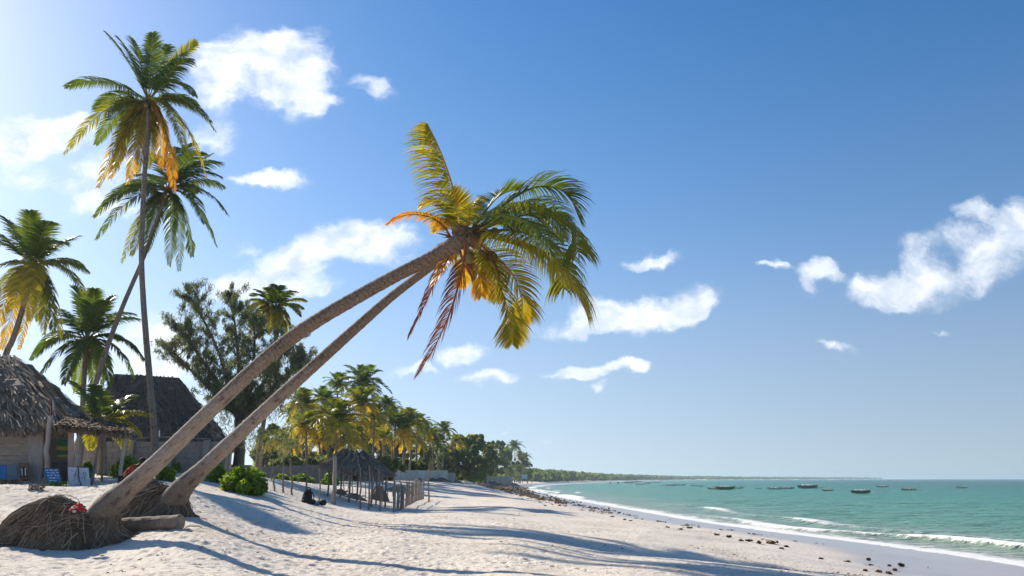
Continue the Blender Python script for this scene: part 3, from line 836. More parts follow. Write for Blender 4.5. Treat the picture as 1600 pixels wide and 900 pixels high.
# fibre sheaths, spathes and nuts in the heart of the crown
mb = MB(); c0 = W(733, 368, YA)
for k in range(46):
    a = random.uniform(0, 6.28); e = random.uniform(-.5, .9)
    d = Vector((math.cos(a) * math.cos(e) + .45, math.sin(a) * math.cos(e), math.sin(e))).normalized()
    L = random.uniform(.25, .62)
    p = c0 + d * .06
    mb.tube([p, p + d * L * .5 + Vector((0, 0, .03)), p + d * L + Vector((0, 0, -.06))], [.055, .04, .012], n=5, flat=.4, tint=.5)
mb.blob(c0, (.2, .2, .17), amp=.3)
mb.build('crown_sheath', M['sheath'], rootA, smooth=True)
def nuts(root, c, n, r=.1, spread=.22):
    for k in range(n):
        mb = MB(); a = k * 2.4
        mb.blob(c + Vector((math.cos(a) * spread, math.sin(a) * spread * .8, -random.uniform(.05, .25))), (r, r, r * 1.2), seg=10, rings=8, amp=.03)
        mb.build('coconut', M['husk'], root, smooth=True)
nuts(rootA, W(752, 398, YA - .1), 7)
nuts(rootA, W(762, 352, YA), 4, .08, .14)

YB = 15.9
crownB = [
 ([(705,372,0),(692,352,-.1),(668,338,-.2),(634,336,-.3),(604,350,-.3)], dict(n=52, leaf=.36, droop=.42, tint=(.64, .76), tipt=.78), 'orange drying frond'),
 ([(712,374,0),(706,345,.1),(694,322,.2),(674,314,.3),(656,322,.3)], dict(n=46, leaf=.42, droop=.34, tint=(.5, .56)), None),
 ([(714,372,0),(716,340,-.2),(712,318,-.3),(704,300,-.4)], dict(n=44, leaf=.48, droop=.12, tint=(.5, .55), lift=.4), None),
 ([(716,372,0),(726,340,.2),(738,322,.3),(752,318,.4)], dict(n=40, leaf=.45, droop=.16, tint=(.46, .52), lift=.3), None),
 ([(716,374,0),(708,350,.6),(690,345,.9),(680,362,1.0)], dict(n=34, leaf=.4, droop=.3, tint=(.52, .6)), None),
 ([(710,378,0),(700,404,-.2),(690,424,-.3),(676,444,-.4)], dict(n=40, leaf=.36, droop=.35, tint=(.66, .78)), 'yellow drooping frond'),
 ([(716,380,0),(738,404,.1),(748,430,.2),(752,462,.2)], dict(n=50, leaf=.5, droop=.35, tint=(.55, .64), tipt=.7), 'yellow drooping frond'),
 ([(716,378,0),(750,392,.5),(770,430,.8),(775,470,.9)], dict(n=50, leaf=.5, droop=.35, tint=(.48, .58)), None),
 ([(714,380,0),(722,402,.6),(726,424,.8),(722,448,.9)], dict(n=36, leaf=.4, droop=.3, tint=(.6, .7)), 'yellow drooping frond'),
 ([(706,384,0),(690,410,0),(668,466,.1),(652,500,.1),(638,528,.1)], dict(n=54, leaf=.38, droop=.5, tint=(.3, .6), ragged=.25, fwd=(.7, 1.4), spread=.7), 'dry brown hanging frond'),
 ([(716,374,0),(760,352,.6),(800,350,1.0),(836,372,1.2)], dict(n=50, leaf=.6, droop=.32, tint=(.3, .4)), None),
]
for pts, kw, lab in crownB:
    mb = MB(); frond(mb, PX(pts, YB), width=.034, r0=.026, **kw)
    o = mb.build('dead_frond' if lab and 'brown' in lab else 'frond', M['dead_palm' if lab and 'brown' in lab else 'palm'], rootB)
    if lab: o['label'] = lab
mb = MB(); c0 = W(713, 378, YB)
for k in range(36):
    a = random.uniform(0, 6.28); e = random.uniform(-.7, .8)
    d = Vector((math.cos(a) * math.cos(e) + .2, math.sin(a) * math.cos(e), math.sin(e))).normalized()
    L = random.uniform(.2, .5); p = c0 + d * .05
    mb.tube([p, p + d * L * .5, p + d * L + Vector((0, 0, -.08))], [.05, .035, .01], n=5, flat=.4)
mb.build('crown_sheath', M['sheath'], rootB, smooth=True)
nuts(rootB, W(690, 378, YB), 4, .09, .15)

# scrap of red and white cloth caught on the root mound
p = W(122, 793, 16.75)
mb = MB()
for k in range(7):
    q = p + Vector((random.uniform(-.1, .1), random.uniform(-.05, .05), random.uniform(-.05, .05)))
    mb.blob(q, (.07, .05, .035), seg=8, rings=5, amp=.5, rot=random.uniform(0, 3))
cl = mb.build('cloth_scrap', M['red_cloth'], None, origin=p, smooth=True, label='crumpled red and white scrap of cloth caught on the front root mound', cat='cloth scrap')
mb = MB()
for k in range(3):
    q = p + Vector((random.uniform(-.08, .14), -.06, random.uniform(-.07, .03)))
    mb.blob(q, (.04, .03, .025), seg=8, rings=5, amp=.5)
mb.build('white_print', M['white_cloth'], cl, smooth=True)

# log lying behind the front palm
g1, g2 = on_ground(170, 826, 18.3), on_ground(280, 831, 17.9)
mb = MB(); r = .165
path = smooth_path([g1 + Vector((0, 0, r * .9)), (g1 + g2) / 2 + Vector((0, .04, r * .85)), g2 + Vector((0, 0, r * .8))], 8)
mb.tube(path, [r * (1 + .04 * math.sin(i * 1.7)) for i in range(len(path))], n=20, wob=.025)
mb.build('palm_log', M['trunk'], None, origin=(g1 + g2) / 2, smooth=False, label='short cut palm log lying on the sand right of the front root mound', cat='log')
tg = on_ground(300, 832, 17.9)
mb = MB(); mb.tube([tg + Vector((-.18, 0, .01)), tg + Vector((-.1, 0, .07)), tg + Vector((.1, .02, .07)), tg + Vector((.22, .05, .02))], [.008, .01, .01, .004], n=5)
mb.build('bent_twig', M['pole'], None, origin=tg, label='thin bent twig on the sand beyond the end of the log', cat='twig')

# ================================================================== tall palms on the left
def far_trunk(root, pts, d0, d1, n=12):
    P = smooth_path([W(*p) if not isinstance(p, Vector) else p for p in pts], 6)
    rr_ = [(d0 + (d1 - d0) * (i / (len(P) - 1)) ** .7) / 2 for i in range(len(P))]
    rr_[0] *= 1.35; rr_[1] *= 1.15
    mb = MB(); mb.tube(P, rr_, n=n, wob=.03)
    return mb.build('trunk', M['trunk_far'], root, smooth=True)

def tall_palm(label, Y, trunk, c, tips, d=(0.42, 0.24), L=3.6, leaf=.8, tint=.2, n=52, base=None, nutn=5, width=.078):
    b = W(*trunk[0]); b.z = min(b.z, gz(b.x, b.y))
    root = thing('coconut_palm', label, 'palm tree', b)
    tp = [b] + [W(*p) for p in trunk[1:]]
    far_trunk(root, tp, d[0], d[1])
    cc = W(c[0], c[1], Y)
    for i, tip in enumerate(tips):
        px, py = tip[0], tip[1]
        orange = tip[2] if len(tip) > 2 else 0
        flat = W(px, py, Y) - cc
        l = flat.length
        dy = math.sqrt(max(0.05, L * L - l * l)) * (0.75 if l < L * .9 else .3) * (1 if (i * 7 % 3) else -1)
        if len(tip) > 3: dy = tip[3]
        tp_ = W(px, py, Y + dy)
        down = (tp_.z - cc.z) / L
        up = 0.10 if down > .5 else (0.2 if down > 0 else 0.3)
        if abs(px - c[0]) < 30 and py > c[1]: up = 0.42
        mb = MB()
        frond(mb, arch(cc, tp_, up), n=n, leaf=leaf, width=width, droop=.34 if down < .4 else .2, tint=(tint + .25 * orange, tint + .08 + .45 * orange), tipt=tint + .1 + .62 * orange if orange else None,
              r0=.045, lift=.12, fwd=(.45, 1.3), wind=Vector((-.03, 0, 0)))
        mb.build('frond', M['palm'], root)
    mb = MB()
    for k in range(24):
        a = random.uniform(0, 6.28); e = random.uniform(-.9, .9)
        dd = Vector((math.cos(a) * math.cos(e), math.sin(a) * math.cos(e), math.sin(e)))
        Ls = random.uniform(.3, .8)
        mb.tube([cc, cc + dd * Ls * .5, cc + dd * Ls + Vector((0, 0, -.1))], [.09, .05, .015], n=5, flat=.5)
    mb.build('crown_sheath', M['sheath'], root, smooth=True)
    nuts(root, cc + Vector((0, 0, -.25)), nutn, .13, .3)
    return root

T1 = [(166,52,0),(186,60,0),(206,60,0),(238,52,0),(262,70,0),(307,66,.3),(300,92,0),(102,135,0),(148,172,0),(101,240,.35),(150,225,0),(188,232,.2),(153,292,.6),(178,262,.3),(200,285,.8),(172,278,.7),
      (215,270,.5),(306,165,0),(304,150,0),(337,205,.3),(330,190,0),(322,276,.45),(272,298,1.0),(268,262,.8),(290,238,.3),(252,262,.9),(232,262,.3)]
tall_palm('tallest coconut palm, upright with orange lower fronds, in front of the hipped thatched roof', 40,
          [(245,735,40),(240,660,40),(231,560,40),(224,470,40),(221,390,40),(225,290,40),(230,215,40),(232,166,40)], (232,158), T1, d=(.37, .21), L=4.2, leaf=.95)
T2 = [(348,254),(330,242),(350,292),(344,275),(357,336),(338,384),(320,350),(280,422,.1),(264,415,0),(300,400),(190,410,.4),(205,398,.3),(150,374),(147,338),(160,320),(208,274),(190,300),(300,224),(318,238),(240,240),(275,230),(225,400,.2),(310,300)]
tall_palm('coconut palm whose curved leaning trunk crosses the tallest palm trunk', 45,
          [(112,735,43),(138,640,43.5),(163,556,44),(192,478,44.5),(222,408,45),(243,350,45),(260,304,45)], (262,298), T2, d=(.32, .2), L=4.0, leaf=.95, tint=.14)
T3 = [(46,330),(4,338),(20,350),(78,346),(66,352),(120,370),(100,380),(138,424),(128,415),(134,462,.2),(95,528,.2),(84,520,.1),(68,522,.4),(60,500),(30,545,.6),(2,545,.7),(-10,520,.6),(-28,500,.3),(-35,440),(-30,385),(-20,360),(46,500,.5,-3),(20,480,.5,-3)]
tall_palm('coconut palm at the left edge with a leaning trunk behind the thatched hut roof', 42,
          [(-16,640,42),(5,570,42),(20,530,42),(36,480,42),(49,424,42)], (50,416), T3, d=(.36, .24), L=3.8, leaf=.95, tint=.22)
T4 = [(148,452),(176,462),(118,448),(164,470),(130,458),(217,498),(210,490),(229,568),(222,556),(210,590),(48,562),(55,552),(62,588),(92,505),(85,480),(100,600),(118,612,.2),(146,612,.2),(172,602),(190,530),(160,600,.2)]
tall_palm('shorter dark green coconut palm between the two thatched roofs', 47,
          [(128,720,46),(129,640,46.5),(132,580,47),(134,540,47)], (135,532), T4, d=(.34, .24), L=3.6, leaf=.9, tint=.12)
T5 = [(384,470,.1),(392,462),(400,452),(418,449),(428,444),(440,446),(462,455),(479,470,.2),(474,482),(470,494,.1),(456,524,.3),(445,530,.2),(432,528,.3),(405,528,.4),(390,506,.3),(386,530,.4),(384,490,.2),(420,522,.2)]
tall_palm('slender coconut palm with yellow green crown rising in front of the feathery tree', 62,
          [(400,735,60),(406,700,60),(418,620,61),(427,560,62),(431,520,62),(431,486,62)], (431,481), T5, d=(.4, .22), L=2.9, leaf=.75, tint=.27, n=40, width=.13)
T6 = [(234,648,.2),(222,682,.1),(196,698,.15),(112,596),(150,602),(102,640),(98,676,.1),(142,700,.2),(206,618)]
tall_palm('low young palm with broad sunlit fronds behind the open lean-to roof', 37,
          [(160,745,37),(160,700,37),(158,668,37)], (158,662), T6, d=(.4, .3), L=2.4, leaf=.8, tint=.26, n=40, nutn=0, width=.1)

# ================================================================== mid-ground and far palms (crown meshes shared)
def crown_mesh(seed, kind):
    st = random.getstate(); random.seed(seed)
    mb = MB(); nf = 25
    for i in range(nf):
        a = i * 2.399 + random.uniform(-.25, .25)
        u = i / nf                       # young upright .. old hanging
        el = 1.25 - 2.1 * u + random.uniform(-.15, .15)
        L = random.uniform(.85, 1.05) * (0.8 + .25 * math.sin(math.pi * u))
        tip = Vector((math.cos(a) * math.cos(el), math.sin(a) * math.cos(el), math.sin(el) - .12)) * L
        if kind == 'green': t0 = .14; t1 = .22 + .12 * u
        elif kind == 'yellow': t0 = .26; t1 = .34 + .22 * u
        else: t0 = .28 + .2 * (u > .5); t1 = .36 + .4 * max(0, u - .3)
        frond(mb, arch(Vector((0, 0, 0)), tip, .12 + .3 * u), n=19, leaf=.3, width=.045, droop=.3, tint=(t0, t1), tipt=min(.82, t1 + .1 * u) if kind != 'green' else None, r0=.012, seg=2)
    random.setstate(st)
    me = mb.build('crown', M['palm'], None)
    data = me.data
    bpy.data.objects.remove(me)
    return data
CM = {'green': [crown_mesh(s, 'green') for s in (1, 2)], 'yellow': [crown_mesh(s, 'yellow') for s in (3, 4)], 'orange': [crown_mesh(s, 'orange') for s in (5, 6)]}
def mid_palm(label, px, py, Y, rpx, kind, bx=None, sun=None, lean=0):
    c = W(px, py, Y); b = W(bx if bx is not None else px + lean, 745, Y); b.z = gz(b.x, b.y) - .1
    root = thing('coconut_palm', label, 'palm tree', b, 'coconut palms of the grove beyond the stick fence')
    r = rpx * Y / F
    mid = (b + c) / 2 + Vector((random.uniform(-.3, .3), 0, 0))
    mb = MB(); P = smooth_path([b, mid, c], 5)
    mb.tube(P, [.17 - .07 * i / (len(P) - 1) for i in range(len(P))], n=7)
    mb.build('trunk', M['trunk_far'], root, smooth=True)
    o = bpy.data.objects.new('crown', random.choice(CM[kind]))
    scene.collection.objects.link(o); o.parent = root
    o.location = c - b; o.scale = (r * random.uniform(1.25, 1.5),) * 3
    o.rotation_euler = (random.uniform(-.1, .1), random.uniform(-.12, .12), random.uniform(0, 6.28))
    return root
MP = [
 (527,601,112,20,'green','dark green palm crown just left of the tallest palm of the grove'),
 (566,602,108,30,'green','tallest palm of the grove with a big dark green crown'),
 (563,634,100,34,'orange','palm with hanging orange fronds directly under the tallest palm of the grove'),
 (604,634,118,16,'green','small dark crown standing clear right of the tallest palm of the grove'),
 (473,636,92,28,'yellow','leftmost yellow green palm of the grove, beside the feathery tree'),
 (505,628,104,22,'green','dull green palm between the leftmost grove palm and the tall dark crown'),
 (526,660,84,36,'yellow','broad low yellow green palm behind the round thatched shelter'),
 (478,668,84,26,'orange','low orange tinged palm left of the thatched shelter'),
 (498,690,96,20,'orange','low palm with orange fronds behind the stick posts'),
 (585,655,106,24,'yellow','yellow green palm above the right side of the thatched shelter roof'),
 (545,668,104,24,'orange','orange skirted palm above the peak of the thatched shelter'),
 (618,662,122,20,'green','green palm over the right end of the shelter roof'),
 (640,658,130,22,'yellow','bushy yellow palm with a rounded top in the middle of the grove'),
 (652,664,136,20,'green','green palm just right of the rounded yellow palm'),
 (663,676,142,19,'orange','orange palm at the right part of the grove above the pale wall'),
 (676,682,150,18,'yellow','yellow green palm above the pale wall end'),
 (694,674,160,15,'green','dark palm with long trunk standing right of the grove'),
 (712,692,175,14,'orange','orange palm at the foot of the large broad tree'),
 (600,686,116,18,'orange','low orange palm behind the shelter roof ridge'),
 (632,690,128,18,'orange','low orange palm in front of the pale wall'),
 (436,690,96,20,'yellow','low yellow palm behind the stick posts at the feathery tree foot'),
 (456,650,120,18,'green','green palm showing between the feathery tree and the grove'),
 (413,694,90,16,'orange','small orange palm between the feathery tree and the second leaning trunk'),
 (455,700,88,18,'orange','small orange palm low in front of the grey wall'),
 (590,672,125,18,'green','green palm half hidden behind the orange palms of the grove'),
 (510,660,94,26,'yellow','yellow palm leaning in between the two palms left of the shelter'),
 (548,690,98,24,'yellow','short yellow palm just behind the shelter peak'),
 (572,680,112,26,'orange','short orange palm right behind the shelter ridge'),
 (610,648,126,20,'yellow','yellow green palm right below the small dark crown'),
 (630,674,122,22,'orange','full orange palm left of the rounded yellow palm'),
 (650,692,140,18,'yellow','short yellow palm close to the pale wall'),
 (684,692,150,16,'green','low green palm right of the pale wall'),
 (488,654,100,24,'green','green palm half hidden by the leftmost yellow green palm'),
 (804,699,400,11,'green','far palm rising above the trees near the point'),
 (820,716,440,10,'green','last palm at the tip of the tree line'),
 (792,706,380,9,'green','far palm left of the one rising near the point'),
 (812,712,420,8,'yellow','small far palm between the two last palms'),
]
for (px, py, Y, r_, kd, lb) in MP:
    mid_palm(lb, px, py, Y, r_, kd, bx=px + random.uniform(-5, 5))

# ================================================================== broad trees
def clump_leaves(centers, radii, n, size, rnd, elong=1.0, droopy=0.0, tint0=.45, flat=1.0):
    """leaf quads scattered through the volume of many clumps"""
    k = rnd.randint(0, len(centers), n)
    c = np.array(centers)[k]; r = np.array(radii)[k]
    d = rnd.normal(size=(n, 3)); d /= np.linalg.norm(d, axis=1)[:, None]
    rad = rnd.uniform(0.25, 1, n) ** 0.55
    p = c + d * (rad * r)[:, None] * np.array([1, 1, flat])
    a = rnd.normal(size=(n, 3)); a[:, 2] -= droopy * 2; a /= np.linalg.norm(a, axis=1)[:, None]
    b = np.cross(a, rnd.normal(size=(n, 3))); b /= np.linalg.norm(b, axis=1)[:, None]
    s = size * rnd.uniform(.6, 1.35, n)
    A = a * (s * elong / 2)[:, None]; B = b * (s / 2)[:, None]
    V = np.stack([p - A, p + B * .8, p + A, p - B * .8], 1)
    ck = rnd.uniform(-.25, .25, len(centers))[k]
    t = np.clip(tint0 + ck + rnd.normal(0, .12, n), 0, 1)
    return V, t

def limbs(mb, p, d, L, r, depth, ends, rnd, spread=.6, up=.15, split=3):
    pts = [p]; q = p.copy(); dd = d.copy()
    for i in range(3):
        dd = (dd + Vector(rnd.normal(0, .1, 3)) + Vector((0, 0, up * .3))).normalized()
        q = q + dd * (L / 3); pts.append(q.copy())
    mb.tube(pts, [r, r * .85, r * .7, r * .55], n=6, cap=False)
    ends.append((pts[2], r)); ends.append((q.copy(), r))
    if depth == 0: return
    for k in range(split):
        nd = (dd + Vector(rnd.normal(0, spread, 3)) + Vector((0, 0, up))).normalized()
        limbs(mb, pts[-1 - (k % 2)], nd, L * rnd.uniform(.62, .85), r * .6, depth - 1, ends, rnd, spread, up, split)

def broad_tree(label, px, py, Y, wpx, hpx, seed, name='broadleaf_tree', mat='broad', dens=9000, size=.32, group=None, tint0=.45, bare=False):
    rnd = np.random.RandomState(seed)
    b = W(px, 745, Y); b.z = gz(b.x, b.y) - .2
    top = W(px, py, Y).z; H = top - b.z; Wd = wpx * Y / F
    root = thing(name, label, 'tree', b, group)
    mb = MB(); ends = []
    limbs(mb, b, Vector((0, 0, 1)), H * .3, max(.12, H * .03), 2, ends, rnd, .55, .3, 3)
    mb.build('trunk', M['bark'], root, smooth=True)
    cs = []; rr_ = []
    nC = 26
    for k in range(nC):
        u = rnd.uniform(0, 1); a = rnd.uniform(0, 6.28)
        zz = H * (.16 + .8 * u)
        env = Wd * .5 * (math.sin(math.pi * min(1, .22 + .72 * u)) ** .6)
        q = rnd.uniform(.1, .95)
        r_ = Wd * rnd.uniform(.1, .2)
        cs.append((b.x + math.cos(a) * env * q, b.y + math.sin(a) * env * q, b.z + min(zz, H - r_ * .8))); rr_.append(r_)
    for k in range(14):   # sprigs that break the outline
        u = rnd.uniform(.3, 1); a = rnd.uniform(0, 6.28)
        env = Wd * .52 * (math.sin(math.pi * min(1, .22 + .72 * u)) ** .6)
        cs.append((b.x + math.cos(a) * env, b.y + math.sin(a) * env, b.z + H * (.2 + .8 * u))); rr_.append(Wd * .07)
    V, t = clump_leaves(cs, rr_, dens, size, rnd, 1.6, .1, tint0)
    quads_obj('crown', V, t, M[mat], root)
    return root
BT = [
 (735,680,185,62,'large broad olive green tree at the middle of the far tree line',9000,.5),
 (712,700,180,36,'rounded green tree left of the large broad tree',5000,.45),
 (757,690,200,40,'tree leaning on the right of the large broad tree',5000,.5),
 (776,688,280,36,'thin topped tree with bare twigs right of the large broad tree',4000,.5),
 (690,694,175,40,'low green tree behind the pale wall end',4500,.45),
 (792,703,350,34,'dense dark tree left of the last palms',4500,.5),
 (812,714,420,26,'dark tree under the far palms',3500,.55),
 (824,722,450,18,'last low tree of the near tree line by the beach',2500,.55),
 (660,690,160,50,'low green tree behind the pale wall',4500,.4),
 (620,684,150,54,'shady green tree behind the pale wall left part',5000,.4),
 (575,672,140,60,'shady green tree behind the thatched shelter',5000,.4),
 (520,664,130,64,'shady green tree behind the stick posts',5000,.36),
 (470,656,122,64,'shady green tree at the left of the grove behind the posts',5000,.36),
 (450,716,84,60,'low shady thicket tree behind the left posts',4200,.3),
 (505,716,88,60,'low shady thicket tree behind the middle posts',4200,.3),
 (556,716,96,54,'low shady thicket tree directly behind the shelter',4200,.32),
 (602,716,108,50,'low shady thicket tree right behind the pale wall left end',4200,.35),
 (650,718,136,46,'low shady thicket tree behind the pale wall middle',4200,.4),
 (424,664,105,60,'shady green tree behind the second leaning trunk',5000,.36),
]
for i, (px, py, Y, w_, lb, dn, sz) in enumerate(BT):
    broad_tree(lb, px, py, Y, w_, 0, 100 + i, dens=dn, size=sz, tint0=.55 if i in (0, 3) else .42, group='broadleaf trees along the beach')

# feathery casuarina
def casuarina(label, Y, seed):
    rnd = np.random.RandomState(seed)
    b = W(372, 728, Y); b.z = gz(b.x, b.y)
    root = thing('casuarina_tree', label, 'tree', b)
    mb = MB(); cs = []; rr_ = []; tw = []
    main = [((366,640),(345,560),(318,500),(296,462)), ((374,640),(372,560),(366,500),(358,466)), ((380,640),(394,580),(398,530),(394,500)),
            ((384,650),(424,610),(458,580),(480,562)), ((372,650),(330,610),(290,570),(268,545)), ((378,640),(410,600),(438,560),(452,535)), ((372,640),(335,590),(300,540),(280,510))]
    fork = W(372, 655, Y)
    mb.tube([b, (b + fork) / 2 + Vector((.15, 0, 0)), fork], [.42, .34, .28], n=9)
    for li, ln in enumerate(main):
        dy = (li % 3 - 1) * 1.3 + rnd.uniform(-.4, .4)
        P = smooth_path([fork] + [W(x, y, Y + dy * (k + 1) / 4) for k, (x, y) in enumerate(ln)], 4)
        mb.tube(P, [.17 * (1 - .9 * i / (len(P) - 1)) + .015 for i in range(len(P))], n=6, cap=False)
        for i in range(3, len(P)):
            u = i / (len(P) - 1)
            for k in range(4):
                d = Vector(rnd.normal(0, 1, 3)); d.z = abs(d.z) * .5 - .05; d.normalize()
                T = (P[i] - P[i - 1]).normalized(); d = (d + T * .7).normalized()
                L = rnd.uniform(.8, 2.5) * (1.15 - .55 * u)
                q = P[i] + d * L * .55 + Vector((0, 0, .05)); e = P[i] + d * L + Vector((0, 0, -.08 * L))
                mb.tube([P[i], q, e], [.03, .018, .006], n=4, cap=False)
                for f in (.45, .7, .95, 1.1):
                    c = P[i] + d * L * f
                    cs.append((c.x, c.y, c.z)); rr_.append(rnd.uniform(.14, .34))
    for k in range(110):   # fuller skirt low down
        c = W(rnd.uniform(325, 470), rnd.uniform(610, 715), Y + rnd.uniform(-2, 3)); cs.append(tuple(c)); rr_.append(rnd.uniform(.35, .75))
    mb.build('trunk', M['bark'], root, smooth=True)
    V, t = clump_leaves(cs, rr_, 50000, .055, rnd, 6.0, .8, .5)
    quads_obj('crown', V, t, M['needle'], root)
casuarina('tall feathery casuarina tree standing right of the hipped thatched roof', 54, 5)

# shrubs
def bush(label, px, py, Y, wpx, hpx, seed, dens=5200, size=.1, name='bush', tint0=.6):
    rnd = np.random.RandomState(seed)
    b = on_ground(px, py, Y)
    w_, h_ = wpx * Y / F, hpx * Y / F
    root = thing(name, label, 'bush', b)
    mb = MB(); cs = []; rr_ = []
    for k in range(26):
        a = rnd.uniform(0, 6.28); q = rnd.uniform(0, .95)
        hh = h_ * (1 - q * q * .75) * rnd.uniform(.55, 1.0)
        c = Vector((b.x + math.cos(a) * w_ * .45 * q, b.y + math.sin(a) * w_ * .4 * q, 0)); c.z = gz(c.x, c.y) + hh * .8
        g = Vector((b.x + math.cos(a) * w_ * .15 * q, b.y + math.sin(a) * w_ * .15 * q, b.z))
        mb.tube([g, (g + c) / 2 + Vector((0, 0, .1)), c], [.02, .013, .006], n=4, cap=False)
        cs.append(tuple(c)); rr_.append(h_ * rnd.uniform(.16, .3))
        for f in (.35, .7): cs.append((c.x, c.y, b.z + hh * f * .7)); rr_.append(h_ * .22)
    mb.build('stem', M['bark'], root)
    V, t = clump_leaves(cs, rr_, dens, size, rnd, 1.7, 0, tint0)
    z = V[:, :, 2]; ok = z.min(1) > b.z - .35
    quads_obj('foliage', V[ok], t[ok], M['bush'], root)
bush('bright green leafy bush on the sand right of the second leaning trunk', 378, 770, 33, 92, 44, 1, 7000, .12)
bush('small green bush at the foot of the block wall beside the second trunk', 340, 762, 36, 34, 28, 2, 1800, .1)
bush('rounded bright green bush between the thin posts in front of the block wall', 198, 747, 35, 50, 38, 3, 4200, .1, tint0=.7)
bush('low green shrub behind the trunk, beside the person', 262, 748, 34, 34, 24, 4, 1500, .1)
bush('small green shrub left of the thin leaning post', 136, 735, 34, 16, 26, 5, 900, .1)
bush('green creeper hanging over the top of the block wall', 322, 697, 41.5, 34, 9, 6, 1200, .12)
bush('small round shrub growing at the hipped roof corner', 279, 690, 41.5, 22, 20, 7, 1000, .12)
for i, (x, y, Y, w_, h_, lb) in enumerate([(470,752,70,54,16,'low green hedge behind the backpack posts'),(440,748,66,40,14,'low bushes left of the leaning grey trunk foot'),(516,752,76,26,20,'green shrub left of the thatched shelter post'),
        (404,748,62,30,16,'low green scrub behind the bright leafy bush')]):
    bush(lb, x, y, Y, w_, h_, 20 + i, 2600, .2, tint0=.4)

# ================================================================== built things on the left
def prism(mb, corners, thick, tint=0.5, back=True):
    """flat board: polygon corners (Vectors) pushed back along its normal"""
    c = [Vector(p) for p in corners]
    nrm = (c[1] - c[0]).cross(c[2] - c[0]).normalized()
    if nrm.y < 0: nrm = -nrm
    d = nrm * thick; k = len(c)
    vs = c + [p + d for p in c]
    fs = [tuple(range(k)), tuple(range(2 * k - 1, k - 1, -1))] + [(i, i + k, (i + 1) % k + k, (i + 1) % k) for i in range(k)]
    mb.add(vs, fs, tint, [(p.x * 1.0, p.y, p.z) for p in vs])
def WP(l): return [W(*p) for p in l]

def thatch(root, faces, n, fringe, seed, name='thatch_roof', L=(.5, .95), w=.055, bump=.1, mat='thatch', calm=1.0):
    """faces: (bottom-left, bottom-right, top-right, top-left); layered stalk strips over a thick core"""
    rnd = np.random.RandomState(seed)
    mb = MB()
    for (a, b, c, d) in faces:
        a, b, c, d = map(Vector, (a, b, c, d))
        nrm = (b - a).cross(d - a)
        if nrm.length < 1e-6: nrm = (b - a).cross(c - a)
        nrm.normalize()
        if nrm.z < 0: nrm = -nrm
        K = 12; vs = []; fs = []
        for i in range(K + 1):
            for j in range(K + 1):
                u, v = i / K, j / K
                p = (a * (1 - u) + b * u) * (1 - v) + (d * (1 - u) + c * u) * v
                p = p - nrm * .04 - Vector((0, 0, .02))
                if 0 < i < K and 0 < j < K: p += nrm * (bump * rnd.uniform(-.5, .5) + bump * math.sin(u * 9 + v * 7 + seed))
                vs.append(p)
        for i in range(K):
            for j in range(K): fs.append((i * (K + 1) + j, (i + 1) * (K + 1) + j, (i + 1) * (K + 1) + j + 1, i * (K + 1) + j + 1))
        base = len(vs)
        vs2 = vs + [p - nrm * .16 for p in vs]
        fs2 = fs + [tuple(q + base for q in reversed(f)) for f in fs]
        ring = [i * (K + 1) for i in range(K + 1)] + [K * (K + 1) + j for j in range(1, K + 1)] + [i * (K + 1) + K for i in range(K - 1, -1, -1)] + [j for j in range(K - 1, 0, -1)]
        for q in range(len(ring)):
            r0, r1 = ring[q], ring[(q + 1) % len(ring)]
            fs2.append((r0, r1, r1 + base, r0 + base))
        mb.add(vs2, fs2)
    o = mb.build(name, M['thatch_core'], root)
    quads = []; ts = []
    tot = sum(((b - a).length + (Vector(c) - Vector(d)).length) / 2 * (Vector(d) - Vector(a)).length for a, b, c, d in faces)
    for (a, b, c, d) in faces:
        a, b, c, d = map(Vector, (a, b, c, d))
        nrm = (b - a).cross(d - a)
        if nrm.length < 1e-6: nrm = (b - a).cross(c - a)
        nrm.normalize()
        if nrm.z < 0: nrm = -nrm
        ar = ((b - a).length + (c - d).length) / 2 * (d - a).length
        nk = int(n * ar / tot)
        wid = (b - a).length; 
        for k in range(nk + int(fringe * wid)):
            fr = k >= nk
            v = 0.0 if fr else rnd.uniform(0.02, 1); u = rnd.uniform(0, 1)
            if not fr and rnd.rand() > ((1 - v) * wid + v * (c - d).length) / max(wid, .01): continue
            p = (a * (1 - u) + b * u) * (1 - v) + (d * (1 - u) + c * u) * v
            down = ((a * (1 - u) + b * u) - (d * (1 - u) + c * u)).normalized()
            lay = math.floor(v * 9) / 9
            side = (b - a).normalized()
            down = (down + side * rnd.normal(0, .16) + (Vector((0, 0, -1.6)) * rnd.uniform(.1, 1) if fr else Vector())).normalized()
            Lk = rnd.uniform(*L) * (.55 if fr else 1); wk = w * rnd.uniform(.5, 1.4)
            p = p + nrm * rnd.uniform(.0, .05 if fr else .07)
            sd = down.cross(nrm).normalized() * wk / 2
            lift = nrm * calm * (rnd.uniform(0, .05) + (rnd.rand() < .05) * rnd.uniform(.05, .16))
            quads.append([p - sd, p + sd, p + down * Lk + sd * .5 + lift, p + down * Lk - sd * .5 + lift])
            ts.append(np.clip(rnd.normal(.42, .2) + .12 * math.sin(v * 40), 0, 1))
    quads_obj('thatch_stalk', np.array([[tuple(p) for p in q] for q in quads]), np.array(ts), M[mat], o)['kind'] = 'stuff'
    return o

